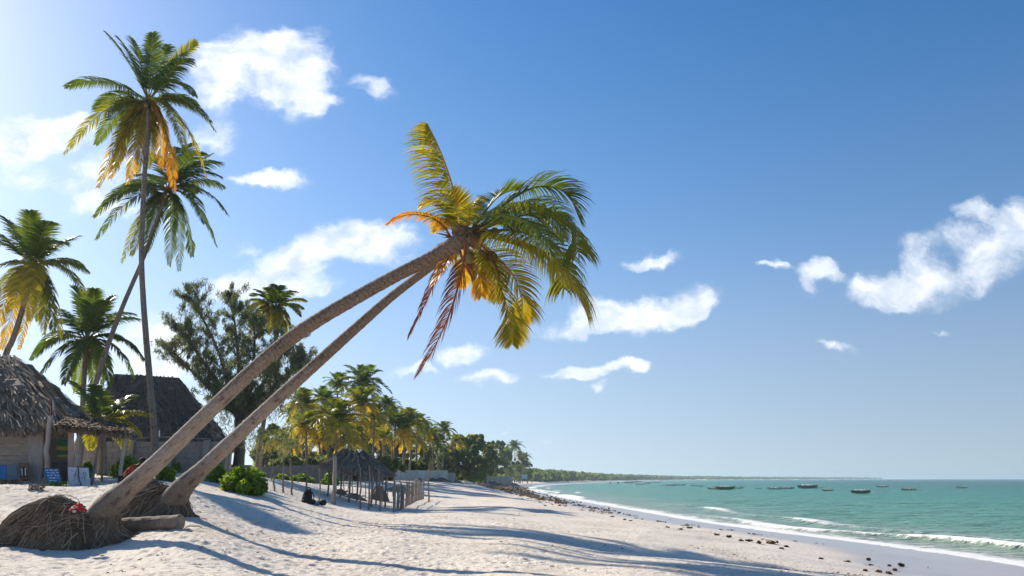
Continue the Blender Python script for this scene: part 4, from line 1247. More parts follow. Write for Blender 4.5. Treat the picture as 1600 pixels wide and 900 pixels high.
def pole(label, pts, r, mat='pole', name='stick_post', group=None, cat='post', n=7, sink=.15, crook=.03, extra=None):
    P = [Vector(p) for p in pts]
    o_ = P[0].copy(); P[0] = P[0] - Vector((0, 0, sink))
    k = 6; Q = []
    for i in range(k + 1):
        p = bez(P, i / k)
        if 0 < i < k: p += Vector((random.uniform(-crook, crook), random.uniform(-crook, crook), 0))
        Q.append(p)
    mb = MB(); mb.tube(smooth_path(Q, 2), [r * (1.1 - .3 * i / (k * 2)) for i in range(k * 2 + 1)], n=n, wob=.06)
    return mb.build(name, M[mat], None, origin=o_, label=label, cat=cat, group=group, smooth=True)

# ---- thatched hut
hut = thing('thatched_hut', 'old wooden hut with a big shaggy thatched roof at the left edge', 'hut', on_ground(20, 750, 31))
faces = [(W(-190,672,29.2), W(98,664,29.2), W(22,556,33.2), W(-230,540,33.2)),
         (W(98,664,29.2), W(136,650,36), W(46,571,34.5), W(22,556,33.2)),
         (W(22,556,33.2) , W(46,571,34.5), W(46,571,34.6), W(22,556,33.3))]
rf = thatch(hut, faces[:2], 5200, 60, 2, w=.07, bump=.16)
mb = MB()   # wide weathered planks, each course its own board
zt = W(0, 668, 30.2).z; zb = gz(W(0, 750, 30.2).x, 30.2) - .1
ys = [750, 731, 712, 692, 680, 664]
for k in range(len(ys) - 1):
    y0, y1 = ys[k], ys[k + 1] + .55
    xs = [-200, -90, -20 + 9 * (k % 2), 46]
    for j in range(3):
        o_ = random.uniform(0, .03)
        prism(mb, WP([(xs[j] - .2, y0, 30.2 - o_), (xs[j + 1] + .2, y0, 30.2 - o_), (xs[j + 1] + .2, y1, 30.2 - o_), (xs[j] - .2, y1, 30.2 - o_)]), .04, tint=random.random())
mb.build('wall', M['plank'], hut)
mb = MB(); prism(mb, WP([(-200,752,30.3), (46,752,30.3), (46,662,30.3), (-200,662,30.3)]), .02); mb.build('dark_gap_sheet', M['dark_board'], hut)  # dark sheet added behind the planks so the gaps read dark
mb = MB()   # dim interior back and side walls
prism(mb, WP([(46,752,34), (108,750,34), (108,660,34), (46,660,34)]), .05)
prism(mb, WP([(46,752,30.3), (46,752,34), (46,664,34), (46,664,30.3)]), .04)
mb.build('side_wall', M['plank'], hut)
mb = MB(); prism(mb, WP([(47,753,29.6), (62,753,29.6), (66,720,29.6), (67,690,29.6), (64,660,29.6), (47,660,29.6), (44,690,29.6), (45,725,29.6)]), .09)
mb.build('driftwood_slab', M['slab'], hut)
mb = MB(); prism(mb, WP([(70,750,29.7), (78,750,29.7), (76,664,29.7), (69,664,29.7)]), .05)
mb.build('door_board', M['brown_board'], hut)
mb = MB(); P = WP([(73,752,28.9), (74,720,28.9), (72,704,28.9), (75,690,28.9), (77,665,28.9), (80,650,28.9)])
mb.tube(smooth_path(P, 3), .085, n=8, wob=.05); mb.build('crooked_post', M['pole_pale'], hut, smooth=True)
# dangling palm leaf ends above the door
mb = MB()
for k in range(60):
    x = random.uniform(44, 96); p = W(x, random.uniform(660, 667), 29.1)
    e = p + Vector((random.uniform(-.1, .1), random.uniform(-.08, .05), -random.uniform(.15, .5)))
    mb.tube([p, (p + e) / 2 + Vector((.02, 0, 0)), e], [.02, .012, .004], n=3, tint=random.uniform(.2, .8))
mb.build('hanging_thatch', M['thatch'], hut)

# ---- lean-to stall roof
stall = thing('lean_to', 'flimsy lean-to of dry palm thatch on sticks beside the hut', 'shelter', on_ground(150, 755, 29.5))
thatch(stall, [(W(92,664,28.3), W(206,676,28.3), W(196,662,31.8), W(104,648,31.8))], 1300, 80, 5, w=.06, bump=.06, L=(.4, .8))
mb = MB(); mb.tube([W(92,668,28.35), W(150,672,28.4), W(212,678,28.3)], .045, n=6); mb.tube([W(104,654,31.7), W(200,666,31.7)], .045, n=6)
for x in (100, 125, 150, 175, 198): mb.tube([W(x, 670 + (x - 100) * .06, 28.3), W(x + 3, 658 + (x - 100) * .08, 31.8)], .03, n=5)
mb.build('roof_pole', M['pole'], stall, smooth=True)
for pts, r, mt in (([(186,757,28.6), (191,715,28.6), (199,678,28.6)], .065, 'pole_pale'), ([(143,757,28.8), (150,715,28.8), (158,673,28.8)], .05, 'pole'), ([(160,748,31.6), (160,700,31.6), (161,664,31.6)], .045, 'pole')):
    P = WP(pts); P[0].z = gz(P[0].x, P[0].y) - .1
    mb = MB(); mb.tube(smooth_path(P, 3), r, n=7, wob=.06); mb.build('post', M[mt], stall, smooth=True)
P = WP([(119,750,29), (121,715,29), (124,670,29)]); P[0].z = gz(P[0].x, P[0].y) - .1
mb = MB(); mb.tube(smooth_path(P, 6), [.075 * (1.25 if i % 2 else .95) for i in range(13)], n=8); mb.build('ringed_post', M['pole_pale'], stall)
mb = MB(); prism(mb, WP([(106,757,29.1), (112,757,29.1), (115,674,29.1), (106,676,29.1)]), .05); mb.build('pale_board', M['pink_board'], stall)

def board(name, label, corners, mat, cat, thick=.03, group=None):
    P = WP(corners)
    b = min(P, key=lambda p: p.z); lowz = min(gz(p.x, p.y) for p in P[:2])
    dz = 0
    org = (P[0] + P[1]) / 2
    mb = MB(); prism(mb, P, thick)
    return mb.build(name, M[mat], None, origin=org, label=label, cat=cat, group=group), P
def strokes(parent, P, name, mat, lines, w, off=.012):
    """thin raised strokes lying on the board; lines in board coordinates (0..1, 0..1)"""
    mb = MB()
    nrm = (P[1] - P[0]).cross(P[3] - P[0]).normalized()
    if nrm.y > 0: nrm = -nrm
    for ln in lines:
        for (u0, v0), (u1, v1) in zip(ln[:-1], ln[1:]):
            a = (P[0] * (1 - u0) + P[1] * u0) * (1 - v0) + (P[3] * (1 - u0) + P[2] * u0) * v0 + nrm * off
            b = (P[0] * (1 - u1) + P[1] * u1) * (1 - v1) + (P[3] * (1 - u1) + P[2] * u1) * v1 + nrm * off
            d = (b - a)
            if d.length < 1e-4: continue
            s = d.normalized().cross(nrm) * w / 2
            mb.add([a - s, a + s, b + s, b - s], [(0, 1, 2, 3)])
    return mb.build(name, M[mat], parent)

o, P = board('blue_sign', 'blue painted board with rows of white handwriting leaning by the crooked post', [(75,756,28.0), (97,756,28.0), (92,732,28.3), (67,732,28.3)], 'blue_board', 'sign')
lines = []
for r_ in range(5):
    v = .86 - r_ * .17; x = .12 + .02 * r_
    while x < (.9 if r_ != 4 else .6):
        k = random.randint(2, 4); ln = []
        for q in range(k * 3):
            ln.append((x, v + random.choice((-.03, .0, .035, .05)))); x += .022
            if x > .92: break
        lines.append(ln); x += .045
strokes(o, P, 'handwriting', 'chalk', lines, .022)
strokes(o, P, 'dark_rim', 'ink', [[(0.01, .01), (.99, .01), (.99, .99), (.01, .99), (.01, .01)]], .03)
o, P = board('white_sign', 'white board with a faint line drawing, a black stick across it, beside the blue sign', [(108,764,27.6), (141,766,27.6), (138,731,27.9), (106,730,27.9)], 'white_board', 'sign')
lines = [[(.25,.35),(.3,.55),(.38,.75),(.42,.9)], [(.38,.75),(.45,.6),(.42,.45),(.5,.3)], [(.2,.6),(.3,.66),(.36,.6)], [(.72,.75),(.8,.8),(.86,.72),(.82,.6),(.74,.62),(.72,.75)], [(.8,.6),(.78,.45),(.85,.35)],
         [(.15,.85),(.22,.8),(.26,.86)], [(.62,.5),(.68,.56),(.72,.5)], [(.3,.2),(.4,.25),(.5,.18),(.6,.24)], [(.42,.9),(.5,.86),(.53,.75)]]
strokes(o, P, 'line_drawing', 'ink', lines, .016)
sb = P[0] * .28 + P[1] * .72 + Vector((0, -.12, -.02)); st_ = P[3] * .5 + P[2] * .5 + Vector((0, -.03, .04))
mb = MB(); mb.tube([sb, (sb + st_) / 2 + Vector((-.03, 0, 0)), st_], .016, n=5)
mb.build('black_stick', M['black_fabric'], None, origin=sb, label='thin black stick leaning across the white board', cat='stick')
board('blue_board', 'bright blue topped panel leaning on the plank wall at the left edge', [(-8,748,29.2), (10,748,29.2), (10,726,29.4), (-8,726,29.4)], 'blue_board', 'board')[0]
o, P = board('grey_board', 'grey blue panel leaning on the plank wall next to the blue one', [(12,749,29.2), (27,749,29.2), (26,726,29.4), (12,726,29.4)], 'grey_board', 'board')
o, P = board('painting', 'dark painting in a brown frame leaning on the plank wall beside the driftwood slab', [(30,749,29.1), (46,749,29.1), (44,723,29.4), (28,723,29.4)], 'brown_board', 'painting')
mb = MB(); Q = [P[0] * .85 + P[2] * .15 + Vector((0, -.02, 0)), P[1] * .85 + P[3] * .15 + Vector((0, -.02, 0)), P[2] * .75 + P[0] * .25 + Vector((0, -.02, 0)), P[3] * .75 + P[1] * .25 + Vector((0, -.02, 0))]
prism(mb, Q, .01); mb.build('canvas', M['dark_board'], o)
strokes(o, P, 'pale_figures', 'chalk', [[(.35,.2),(.38,.5),(.34,.62)], [(.7,.2),(.68,.45),(.74,.62)], [(.3,.6),(.4,.66)], [(.66,.6),(.78,.66)]], .03, .035)
o, P = board('striped_cloth', 'green and yellow striped cloth hanging under the lean-to', [(89,714,30.4), (111,714,30.4), (111,687,30.4), (89,686,30.4)], 'green_cloth', 'cloth')
mb = MB(); prism(mb, [P[0].lerp(P[3], .38) + Vector((0, -.012, 0)), P[1].lerp(P[2], .38) + Vector((0, -.012, 0)), P[1].lerp(P[2], .6) + Vector((0, -.012, 0)), P[0].lerp(P[3], .6) + Vector((0, -.012, 0))], .01); mb.build('yellow_stripe', M['yellow_cloth'], o)
mb = MB(); prism(mb, [P[0].lerp(P[3], 0) + Vector((0, -.012, 0)), P[1].lerp(P[2], 0) + Vector((0, -.012, 0)), P[1].lerp(P[2], .12) + Vector((0, -.012, 0)), P[0].lerp(P[3], .12) + Vector((0, -.012, 0))], .01); mb.build('yellow_stripe', M['yellow_cloth'], o)
board('blackboard', 'dark board standing behind the blue and white signs', [(78,757,29), (105,757,29), (104,722,29.2), (80,722,29.2)], 'dark_board', 'board')
# flag rolled round a post top
fl = thing('rolled_flag', 'faded red, white and blue flag hanging limp at the top of the crooked post', 'flag', W(82, 654, 28.7))
for nm, mt, x0, x1, y0, y1 in (('red_cloth', 'red_cloth', 79, 82.5, 624, 648), ('white_cloth', 'white_cloth', 81.5, 86, 625, 650), ('blue_cloth', 'blue_cloth', 82.5, 88, 642, 654)):
    mb = MB(); V = []; f = []
    for i in range(9):
        v = i / 8
        for j in range(5):
            u = j / 4; w_ = (.35 + .65 * v)
            p = W(x0 + (x1 - x0) * u * w_ + 1.2 * v, y0 + (y1 - y0) * v, 28.7); p.y += .05 * math.sin(u * 9 + v * 4)
            V.append(p)
    for i in range(8):
        for j in range(4): f.append((i * 5 + j, i * 5 + j + 1, i * 5 + j + 6, i * 5 + j + 5))
    mb.add(V, f); mb.build(nm, M[mt], fl)
mb = MB(); mb.tube([W(79,650,28.8), W(81,622,28.8)], .02, n=5); mb.build('staff', M['pole'], fl)

# ---- house with hipped makuti roof
hs = thing('thatched_house', 'house under a tall hipped roof of dark makuti thatch behind the block wall', 'house', W(240, 745, 52))
zE = W(240, 692, 48).z
def at_z(px, py, z):  # on the sight line of a roof corner at a chosen height
    return G(px, py, z)
A = W(118, 694, 47.5); B = W(362, 694, 47.5); Cc = W(372, 696, 58); D = W(110, 696, 58)
for q in (Cc, D): q.z = A.z
rl = W(180, 583, 53); rr2 = W(280, 589, 53)
thatch(hs, [(A, B, rr2, rl), (B, Cc, rr2 + Vector((0, .1, 0)), rr2), (Cc, D, rl, rr2), (D, A, rl, rl + Vector((0, .1, 0)))], 8000, 14, 11, w=.09, bump=.015, L=(.3, .5), mat='makuti', calm=.25)
ga = W(234, 612, 50.2); gl = W(186, 694, 46.4); gr = W(288, 694, 46.4)
gb = W(234, 612, 51.5)
thatch(hs, [(gl, gr, ga + Vector((.05, 0, 0)), ga - Vector((.05, 0, 0)))], 900, 14, 12, name='gable_thatch', w=.07, bump=.012, L=(.25, .45), mat='makuti', calm=.25)
mb = MB(); z0 = gz(-20, 50)
for (p, q) in ((A, B), (B, Cc), (Cc, D), (D, A)):
    p2 = p.lerp((A + Cc) / 2, .08); q2 = q.lerp((A + Cc) / 2, .08)
    mb.add([Vector((p2.x, p2.y, z0 - .3)), Vector((q2.x, q2.y, z0 - .3)), Vector((q2.x, q2.y, A.z)), Vector((p2.x, p2.y, A.z))], [(0, 1, 2, 3)])
mb.build('wall', M['concrete'], hs)
mb = MB(); prism(mb, WP([(248,672,46.2), (249.5,672,46.2), (249.5,684,46.2), (248,684,46.2)]), .05); mb.build('pale_window_slit', M['white_board'], hs)

# ---- block wall in front of the house
bw = thing('block_wall', 'weathered grey concrete block wall in front of the thatched house', 'wall', on_ground(240, 740, 41.5))
x0, x1 = W(128, 740, 41.5).x, W(352, 740, 41.5).x
mb = MB(); k = 0; zt0 = W(240, 690, 41.5).z; zb0 = gz((x0 + x1) / 2, 41.5) - .4
hC = (zt0 - zb0) / 7
for r_ in range(7):
    x = x0 - (r_ % 2) * .35
    while x < x1:
        w_ = min(random.uniform(.65, .8), x1 - x + .01); xs = max(x, x0)
        if x + w_ - xs > .05:
            mb.box(((xs + x + w_) / 2, 41.5 + random.uniform(-.012, .012), zb0 + hC * (r_ + .5)), (x + w_ - xs - .015, .18, hC - .015), tint=random.random())
        x += w_
mb.build('masonry', M['concrete'], bw)
mb = MB(); mb.box(((x0 + x1) / 2, 41.56, (zt0 + zb0) / 2 - .01), (x1 - x0 - .02, .1, zt0 - zb0 - .04)); mb.build('mortar', M['concrete'], bw)
for px in (148, 200, 262, 318):
    mb = MB(); x = W(px, 740, 41.3).x; mb.box((x, 41.35, (zt0 + zb0) / 2 + .03), (.3, .16, zt0 - zb0 + .06), jit=.01); mb.build('pillar', M['concrete'], bw)
pole('thin rail running along above the block wall', [W(205, 686, 41.5), W(250, 683, 41.5), W(330, 686, 41.5)], .03, name='wall_rail', cat='rail', sink=0)

def long_wall(name, label, x0, x1, ytop, Y0, Y1, mat, seg=2.4, ybot=750, cat='wall', ragged=.0):
    a, b = W(x0, ytop, Y0), W(x1, ytop, Y1)
    r = thing(name, label, cat, Vector(((a.x + b.x) / 2, (a.y + b.y) / 2, gz((a.x + b.x) / 2, (a.y + b.y) / 2))))
    L = (b - a).length; k = max(2, int(L / seg)); mb = MB(); mp = MB(); ang = math.atan2(b.y - a.y, b.x - a.x)
    for i in range(k):
        p = a.lerp(b, (i + .5) / k); zb_ = gz(p.x, p.y) - .5; zt_ = p.z - random.uniform(0, ragged)
        mb.box((p.x, p.y, (zb_ + zt_) / 2), (L / k - .02, .15, zt_ - zb_), rot=ang, tint=random.random())
        q = a.lerp(b, i / k); mp.box((q.x, q.y - .02, (zb_ + zt_) / 2 + .04), (.18, .24, zt_ - zb_ + .08), rot=ang)
    mb.build('wall_panel' if cat == 'wall' else 'plank_panel', M[mat], r); mp.build('pier' if cat == 'wall' else 'fence_post', M[mat], r)
    return r
long_wall('plastered_wall', 'pale plastered wall at the foot of the palm grove, right of the thatched shelter', 596, 699, 735, 112, 132, 'plaster', 3.5)
long_wall('low_rubble_wall', 'short lower brownish wall stub right of the pale plastered wall', 699, 711, 739, 133, 140, 'concrete', 2)
long_wall('grey_fence', 'old grey boundary fence behind the bright green bush and stick posts', 352, 512, 725, 78, 84, 'fence_dark', 1.2, cat='fence', ragged=.25)
long_wall('dark_plank_fence', 'low dark plank fence seen under the thatched shelter', 512, 600, 732, 92, 98, 'fence_dark', 1.2, cat='fence', ragged=.3)
long_wall('far_wall', 'long low dull wall under the far trees', 718, 800, 744.3, 190, 330, 'concrete', 6)

# ---- round thatched shelter among the posts
sh_ = thing('thatched_shelter', 'low round open shelter with a layered dry palm roof among the stick posts', 'shelter', on_ground(560, 775, 45.5))
c = W(556, 735, 45.5)
ap1, ap2 = W(541, 698, 45.5), W(566, 702, 45.5)
ring = []
NR = 20
for i in range(NR):
    a = 2 * math.pi * i / NR
    p = Vector((c.x + math.cos(a) * 2.0 - .0, c.y + math.sin(a) * 2.1, c.z + .05 - .22 * math.cos(a) + .1 * math.sin(a)))
    ring.append(p)
fc = []
for i in range(NR):
    a, b = ring[i], ring[(i + 1) % NR]
    u = ((a + b) / 2 - c).x / 2.0
    t = ap1.lerp(ap2, min(1, max(0, .5 + u)))
    m1 = a.lerp(t, .97); m2 = b.lerp(t, .97)
    fc.append((a, b, m2, m1))
thatch(sh_, fc, 4200, 50, 14, w=.05, bump=.02, L=(.3, .5), calm=.6, mat='shelter_thatch')
for (x, y, Y) in ((512,778,44.6), (545,781,43.6), (580,783,43.7), (602,776,45), (532,768,47.2), (558,767,47.4), (588,768,47)):
    b_ = W(x, y, Y); b_.z = gz(b_.x, b_.y) - .1
    dd = math.hypot(b_.x - c.x, b_.y - c.y) / 2.05
    t_ = Vector((b_.x, b_.y, c.z + (1.1 * max(0.02, 1 - dd))))
    mb = MB(); mb.tube(smooth_path([b_, (b_ + t_) / 2 + Vector((.02, 0, 0)), t_], 2), .05, n=6, wob=.05); mb.build('post', M['pole'], sh_, smooth=True)

# ---- stick posts
def post_at(label, x0, y0, x1, y1, Y, r=.035, mat='pole', name='stick_post', group='stick posts standing in the sand'):
    b = on_ground(x0, y0, Y); t = W(x1, y1, Y)
    mid = (b + t) / 2 + Vector((random.uniform(-.04, .04), 0, 0))
    return pole(label, [b, mid, t], r, mat, name, group)
FR = [(429,764,427,722,37.5,.04), (443,775,443,714,38,.045), (457,778,454,716,38.2,.045), (479,770,480,712,44,.045), (499,781,499,732,38.8,.035), (523.5,789,523,716,39,.035),
      (563,795,563,729,40,.04), (576,796,577,727,40.3,.045), (594,799,592,734,40.6,.04), (616,802,616,748,41,.045)]
ordn = ['first', 'second', 'third', 'fourth', 'fifth', 'sixth', 'seventh', 'eighth', 'ninth', 'tenth', 'eleventh', 'twelfth', 'thirteenth', 'fourteenth']
extra = ['behind the bright green bush', 'tall and dark, right of the bush', 'slightly bent near its foot', 'standing behind the backpack', 'rising behind the dark bundle', 'right beside the thick pale post', 'in front of the shelter roof', 'tall one under the shelter roof', 'under the right half of the shelter', 'at the picket fence corner']
for i, f in enumerate(FR):
    post_at(f'{ordn[i]} front row stick post from the left, {extra[i]}', *f)
post_at('thick pale weathered post left in front of the thatched shelter', 520.5, 785, 523, 712, 39.4, .1, 'pole_pale', 'pale_post')
BK = [(538,757,538,724,52), (551,762,550,738,50), (571,764,571,736,50), (597,770,597,733,48), (606,764,606,738,52), (616,773,616,741,47.5), (625,767,625,737,52), (635,764,635,738,56), (648,760,648,742,62), (545,756,546,735,60), (583,757,584,738,60), (424,757,423,728,46), (466,756,466,727,52)]
for i, f in enumerate(BK):
    e = ['left of the shelter posts', 'under the shelter', 'under the middle of the shelter', 'at the right end of the shelter', 'just right of the shelter', 'right behind the picket fence corner', 'behind the near pickets', 'behind the middle pickets', 'behind the far pickets', 'far back under the shelter', 'far back right of the shelter centre', 'left of all the others near the bush', 'between the third and fourth front posts'][i]
    post_at(f'thinner back row stick post {e}', *f, .03)
post_at('tall lone stick post standing apart right of the picket fence', 670, 786, 671, 724, 56, .055)

# horizontal sticks tied between the posts near the ground
# ---- picket fence
pf = thing('picket_fence', 'short fence of rough upright grey sticks right of the thatched shelter', 'fence', on_ground(640, 788, 51))
NP = 24
for i in range(NP):
    u = (i / (NP - 1)) ** 1.0
    Y = 41 + 23 * u
    a0, a1 = W(617, 801, 41), W(662, 779, 64)
    g = a0.lerp(a1, u); g.z = gz(g.x, g.y)
    hgt = 1.35 + random.uniform(-.14, .12)
    t = g + Vector((random.uniform(-.05, .05), 0, hgt))
    mb = MB(); mb.tube([g - Vector((0, 0, .15)), (g + t) / 2 + Vector((random.uniform(-.03, .03), 0, 0)), t], [.042, .04, .03], n=6, wob=.1); mb.build('picket', M['pole'] if random.random() < .6 else M['slab'], pf)
for zz in (.45, 1.0):
    p0 = W(617, 801, 41); p1 = W(662, 779, 64)
    mb = MB(); mb.tube([Vector((p0.lerp(p1, k / 6).x + .07, p0.lerp(p1, k / 6).y, gz(p0.lerp(p1, k / 6).x, p0.lerp(p1, k / 6).y) + zz)) for k in range(7)], .03, n=5); mb.build('rail', M['pole'], pf)

# ---- heaps of dry leaves and wood in the enclosure
def heap(label, px, py, Y, w_, h_, seed, mat='rubble', name='debris_heap', sticks=30, cat='heap'):
    rnd = np.random.RandomState(seed); b = on_ground(px, py, Y)
    V = []; f = []; nA, nT = 18, 7; mb = MB()
    for j in range(nT + 1):
        for i in range(nA):
            a = 6.283 * i / nA; t = j / nT
            x, y = b.x + math.cos(a) * w_ / 2 * t * (1 + .2 * math.sin(3 * a + seed)), b.y + math.sin(a) * w_ / 2.4 * t
            V.append(Vector((x, y, gz(x, y) + h_ * (1 - t ** 1.8) * (1 + .25 * math.sin(4 * a + seed) * t) * rnd.uniform(.85, 1.15) - .05 * t)))
    for j in range(nT):
        for i in range(nA): f.append((j * nA + i, (j + 1) * nA + i, (j + 1) * nA + (i + 1) % nA, j * nA + (i + 1) % nA))
    f.append(tuple(range(nA))); mb.add(V, f)
    for k in range(sticks):
        a = rnd.uniform(0, 6.28); r = rnd.uniform(0, .45) * w_
        p = Vector((b.x + math.cos(a) * r, b.y + math.sin(a) * r * .8, b.z + h_ * rnd.uniform(.1, .8) * (1 - r / w_)))
        d = Vector(rnd.normal(0, 1, 3)); d.z = abs(d.z) * .35; d.normalize()
        mb.tube([p, p + d * rnd.uniform(.25, .6) * max(.6, w_ * .4)], rnd.uniform(.01, .03) * max(1, w_ * .5), n=4)
    return mb.build(name, M[mat], None, origin=b, label=label, cat=cat, smooth=False)
heap('brown heap of dry palm leaves and roots behind the near end of the picket fence', 591, 769, 52, 1.3, .85, 1)
heap('low reddish pile of wood under the thatched shelter', 553, 772, 49, 1.5, .28, 2)
heap('long low brown pile of debris behind the middle of the picket fence', 622, 757, 78, 2.6, .5, 3)
heap('low pile of dark driftwood left under the shelter', 533, 768, 50, 1.1, .3, 4)
for i, (x, y, Y, w_, h_, lb) in enumerate([(655,757,112,1.6,.5,'small dark heap on the sand in front of the pale wall'), (648,762,92,1.0,.35,'little dark heap behind the far end of the picket fence'), (690,754,128,3.2,.6,'reddish rubble heap under the pale wall end'),
        (706,755,140,4.0,.7,'brown rubble heap right of the pale wall'), (676,753,126,1.6,.5,'small dark rubble heap by the lone tall post'), (748,755,190,8,1.1,'wide brown bank of debris under the large broad tree'),
        (772,754,250,10,1.3,'grey bank of debris under the thin topped tree'), (760,755,215,5,.7,'grey scrub heap between the two wide banks'), (793,752,330,10,1.3,'far bank of debris under the last trees'), (772,756.5,205,1.8,.4,'small dark lump on the far open beach')]):
    heap(lb, x, y, Y, w_, h_, 30 + i, sticks=16)
heap('smooth pale mound of pushed up sand right of the rubble', 724, 755, 150, 7, .8, 51, 'sandbank', 'sand_mound', 0, 'sand mound')
o, P = board('billboard', 'pale blue board standing at the foot of the last far trees', [(815,748,400), (824,748,400), (824,741,400), (815,741,400)], 'teal_sheet', 'board', .3)

# ================================================================== figures
def skin_mesh(verts, edges, rad, root_i=0, sub=2):
    me = bpy.data.meshes.new('skin_tmp'); me.from_pydata([tuple(v) for v in verts], edges, [])
    o = bpy.data.objects.new('skin_tmp', me); scene.collection.objects.link(o)
    md = o.modifiers.new('s', 'SKIN'); md.use_smooth_shade = True
    for i, r in enumerate(rad):
        sv = me.skin_vertices[0].data[i]; sv.radius = (r, r) if not hasattr(r, '__len__') else r; sv.use_root = (i == root_i)
    ms = o.modifiers.new('b', 'SUBSURF'); ms.levels = sub; ms.render_levels = sub
    dg = bpy.context.evaluated_depsgraph_get(); dg.update()
    m2 = bpy.data.meshes.new_from_object(o.evaluated_get(dg))
    bpy.data.objects.remove(o)
    co = np.zeros(len(m2.vertices) * 3, np.float32); m2.vertices.foreach_get('co', co)
    at = m2.attributes.new('tc', 'FLOAT_VECTOR', 'POINT'); at.data.foreach_set('vector', co)
    m2.polygons.foreach_set('use_smooth', np.ones(len(m2.polygons), bool))
    return m2
def add_me(me, name, mat, parent=None, loc=(0, 0, 0)):
    o = bpy.data.objects.new(name, me); scene.collection.objects.link(o); o.parent = parent; o.location = loc
    if mat and not me.materials: me.materials.append(mat)
    return o

# person sitting bent forward behind the leaning trunk (local frame: +x is the way the person faces)
hip = W(195, 748, 25.2); gl_ = gz(hip.x, hip.y); hip.z = gl_
V = dict(pelvis=(0, 0, .13), belly=(.1, 0, .3), chest=(.27, 0, .46), neck=(.42, 0, .55), head0=(.5, 0, .6), head1=(.56, 0, .68),
         hL=(.03, -.1, .12), kL=(.42, -.16, .36), aL=(.5, -.14, .07), fL=(.68, -.14, .04), hR=(.03, .1, .12), kR=(.44, .16, .38), aR=(.52, .16, .07), fR=(.7, .17, .04),
         sL=(.33, -.18, .5), eL=(.5, -.24, .3), wL=(.72, -.18, .18), gL=(.8, -.16, .14), sR=(.33, .18, .5), eR=(.52, .24, .3), wR=(.74, .16, .2), gR=(.82, .13, .17))
rd = dict(pelvis=.13, belly=.13, chest=.14, neck=.055, head0=.075, head1=.095, hL=.095, kL=.062, aL=.042, fL=.035, hR=.095, kR=.062, aR=.042, fR=.035, sL=.06, eL=.042, wL=.028, gL=.03, sR=.06, eR=.042, wR=.028, gR=.03)
E = [('pelvis','belly'), ('belly','chest'), ('chest','neck'), ('neck','head0'), ('head0','head1'), ('pelvis','hL'), ('hL','kL'), ('kL','aL'), ('aL','fL'), ('pelvis','hR'), ('hR','kR'), ('kR','aR'), ('aR','fR'),
     ('chest','sL'), ('sL','eL'), ('eL','wL'), ('wL','gL'), ('chest','sR'), ('sR','eR'), ('eR','wR'), ('wR','gR')]
vs_ = list(V.values()); nm = list(V); ed = [(nm.index(a), nm.index(b)) for a, b in E]; rdl = [rd[k] for k in nm]
for s_, g_ in (('gL', (.8, -.16, .14)), ('gR', (.82, .13, .17))):     # five fingers each
    gi = nm.index(s_)
    for k in range(5):
        y_ = (k - 1.8) * .017; L_ = (.055, .085, .09, .08, .065)[k]
        thumb = k == 0
        p1 = (g_[0] + (.01 if thumb else .045), g_[1] + y_ - (.03 if thumb else 0), g_[2] - .01); p2 = (g_[0] + (.03 if thumb else .03 + L_ * .7), g_[1] + y_ - (.045 if thumb else 0), g_[2] - .04)
        vs_ += [p1, p2]; rdl += [.009, .008]; ed += [(gi, len(vs_) - 2), (len(vs_) - 2, len(vs_) - 1)]
pr = thing('person', 'person in a red and orange patterned shirt sitting bent forward behind the nearest leaning trunk', 'person', (hip.x, hip.y, gl_))
pr.rotation_euler = (0, 0, R(-12))
body = add_me(skin_mesh(vs_, ed, rdl), 'body', M['skin'], pr)
sv = ['pelvis', 'belly', 'chest', 'neck', 'sL', 'eL', 'sR', 'eR']
vv = [V[k] for k in sv]; vv[3] = (.38, 0, .53); vv[5] = (.45, -.225, .36); vv[7] = (.46, .225, .36)
add_me(skin_mesh(vv, [(0, 1), (1, 2), (2, 3), (2, 4), (4, 5), (2, 6), (6, 7)], [.16, .155, .165, .08, .085, .07, .085, .07]), 'shirt', M['shirt'], pr)
vv = [V['pelvis'], V['hL'], V['kL'], V['hR'], V['kR']]
add_me(skin_mesh(vv, [(0, 1), (1, 2), (0, 3), (3, 4)], [.145, .115, .08, .115, .08]), 'shorts', M['black_fabric'], pr)
mb = MB(); mb.blob((.545, 0, .705), (.105, .095, .1), seg=14, rings=10, amp=.04); h_ = mb.build('hair', M['hair'], None, smooth=True); h_.parent = pr
mb = MB(); mb.blob((.655, 0, .665), (.02, .014, .02), seg=8, rings=6); 
for s_ in (-1, 1): mb.blob((.57, s_ * .1, .665), (.022, .012, .03), seg=8, rings=6)
h_ = mb.build('nose_and_ears', M['skin'], None, smooth=True); h_.parent = pr; h_.name = 'face'

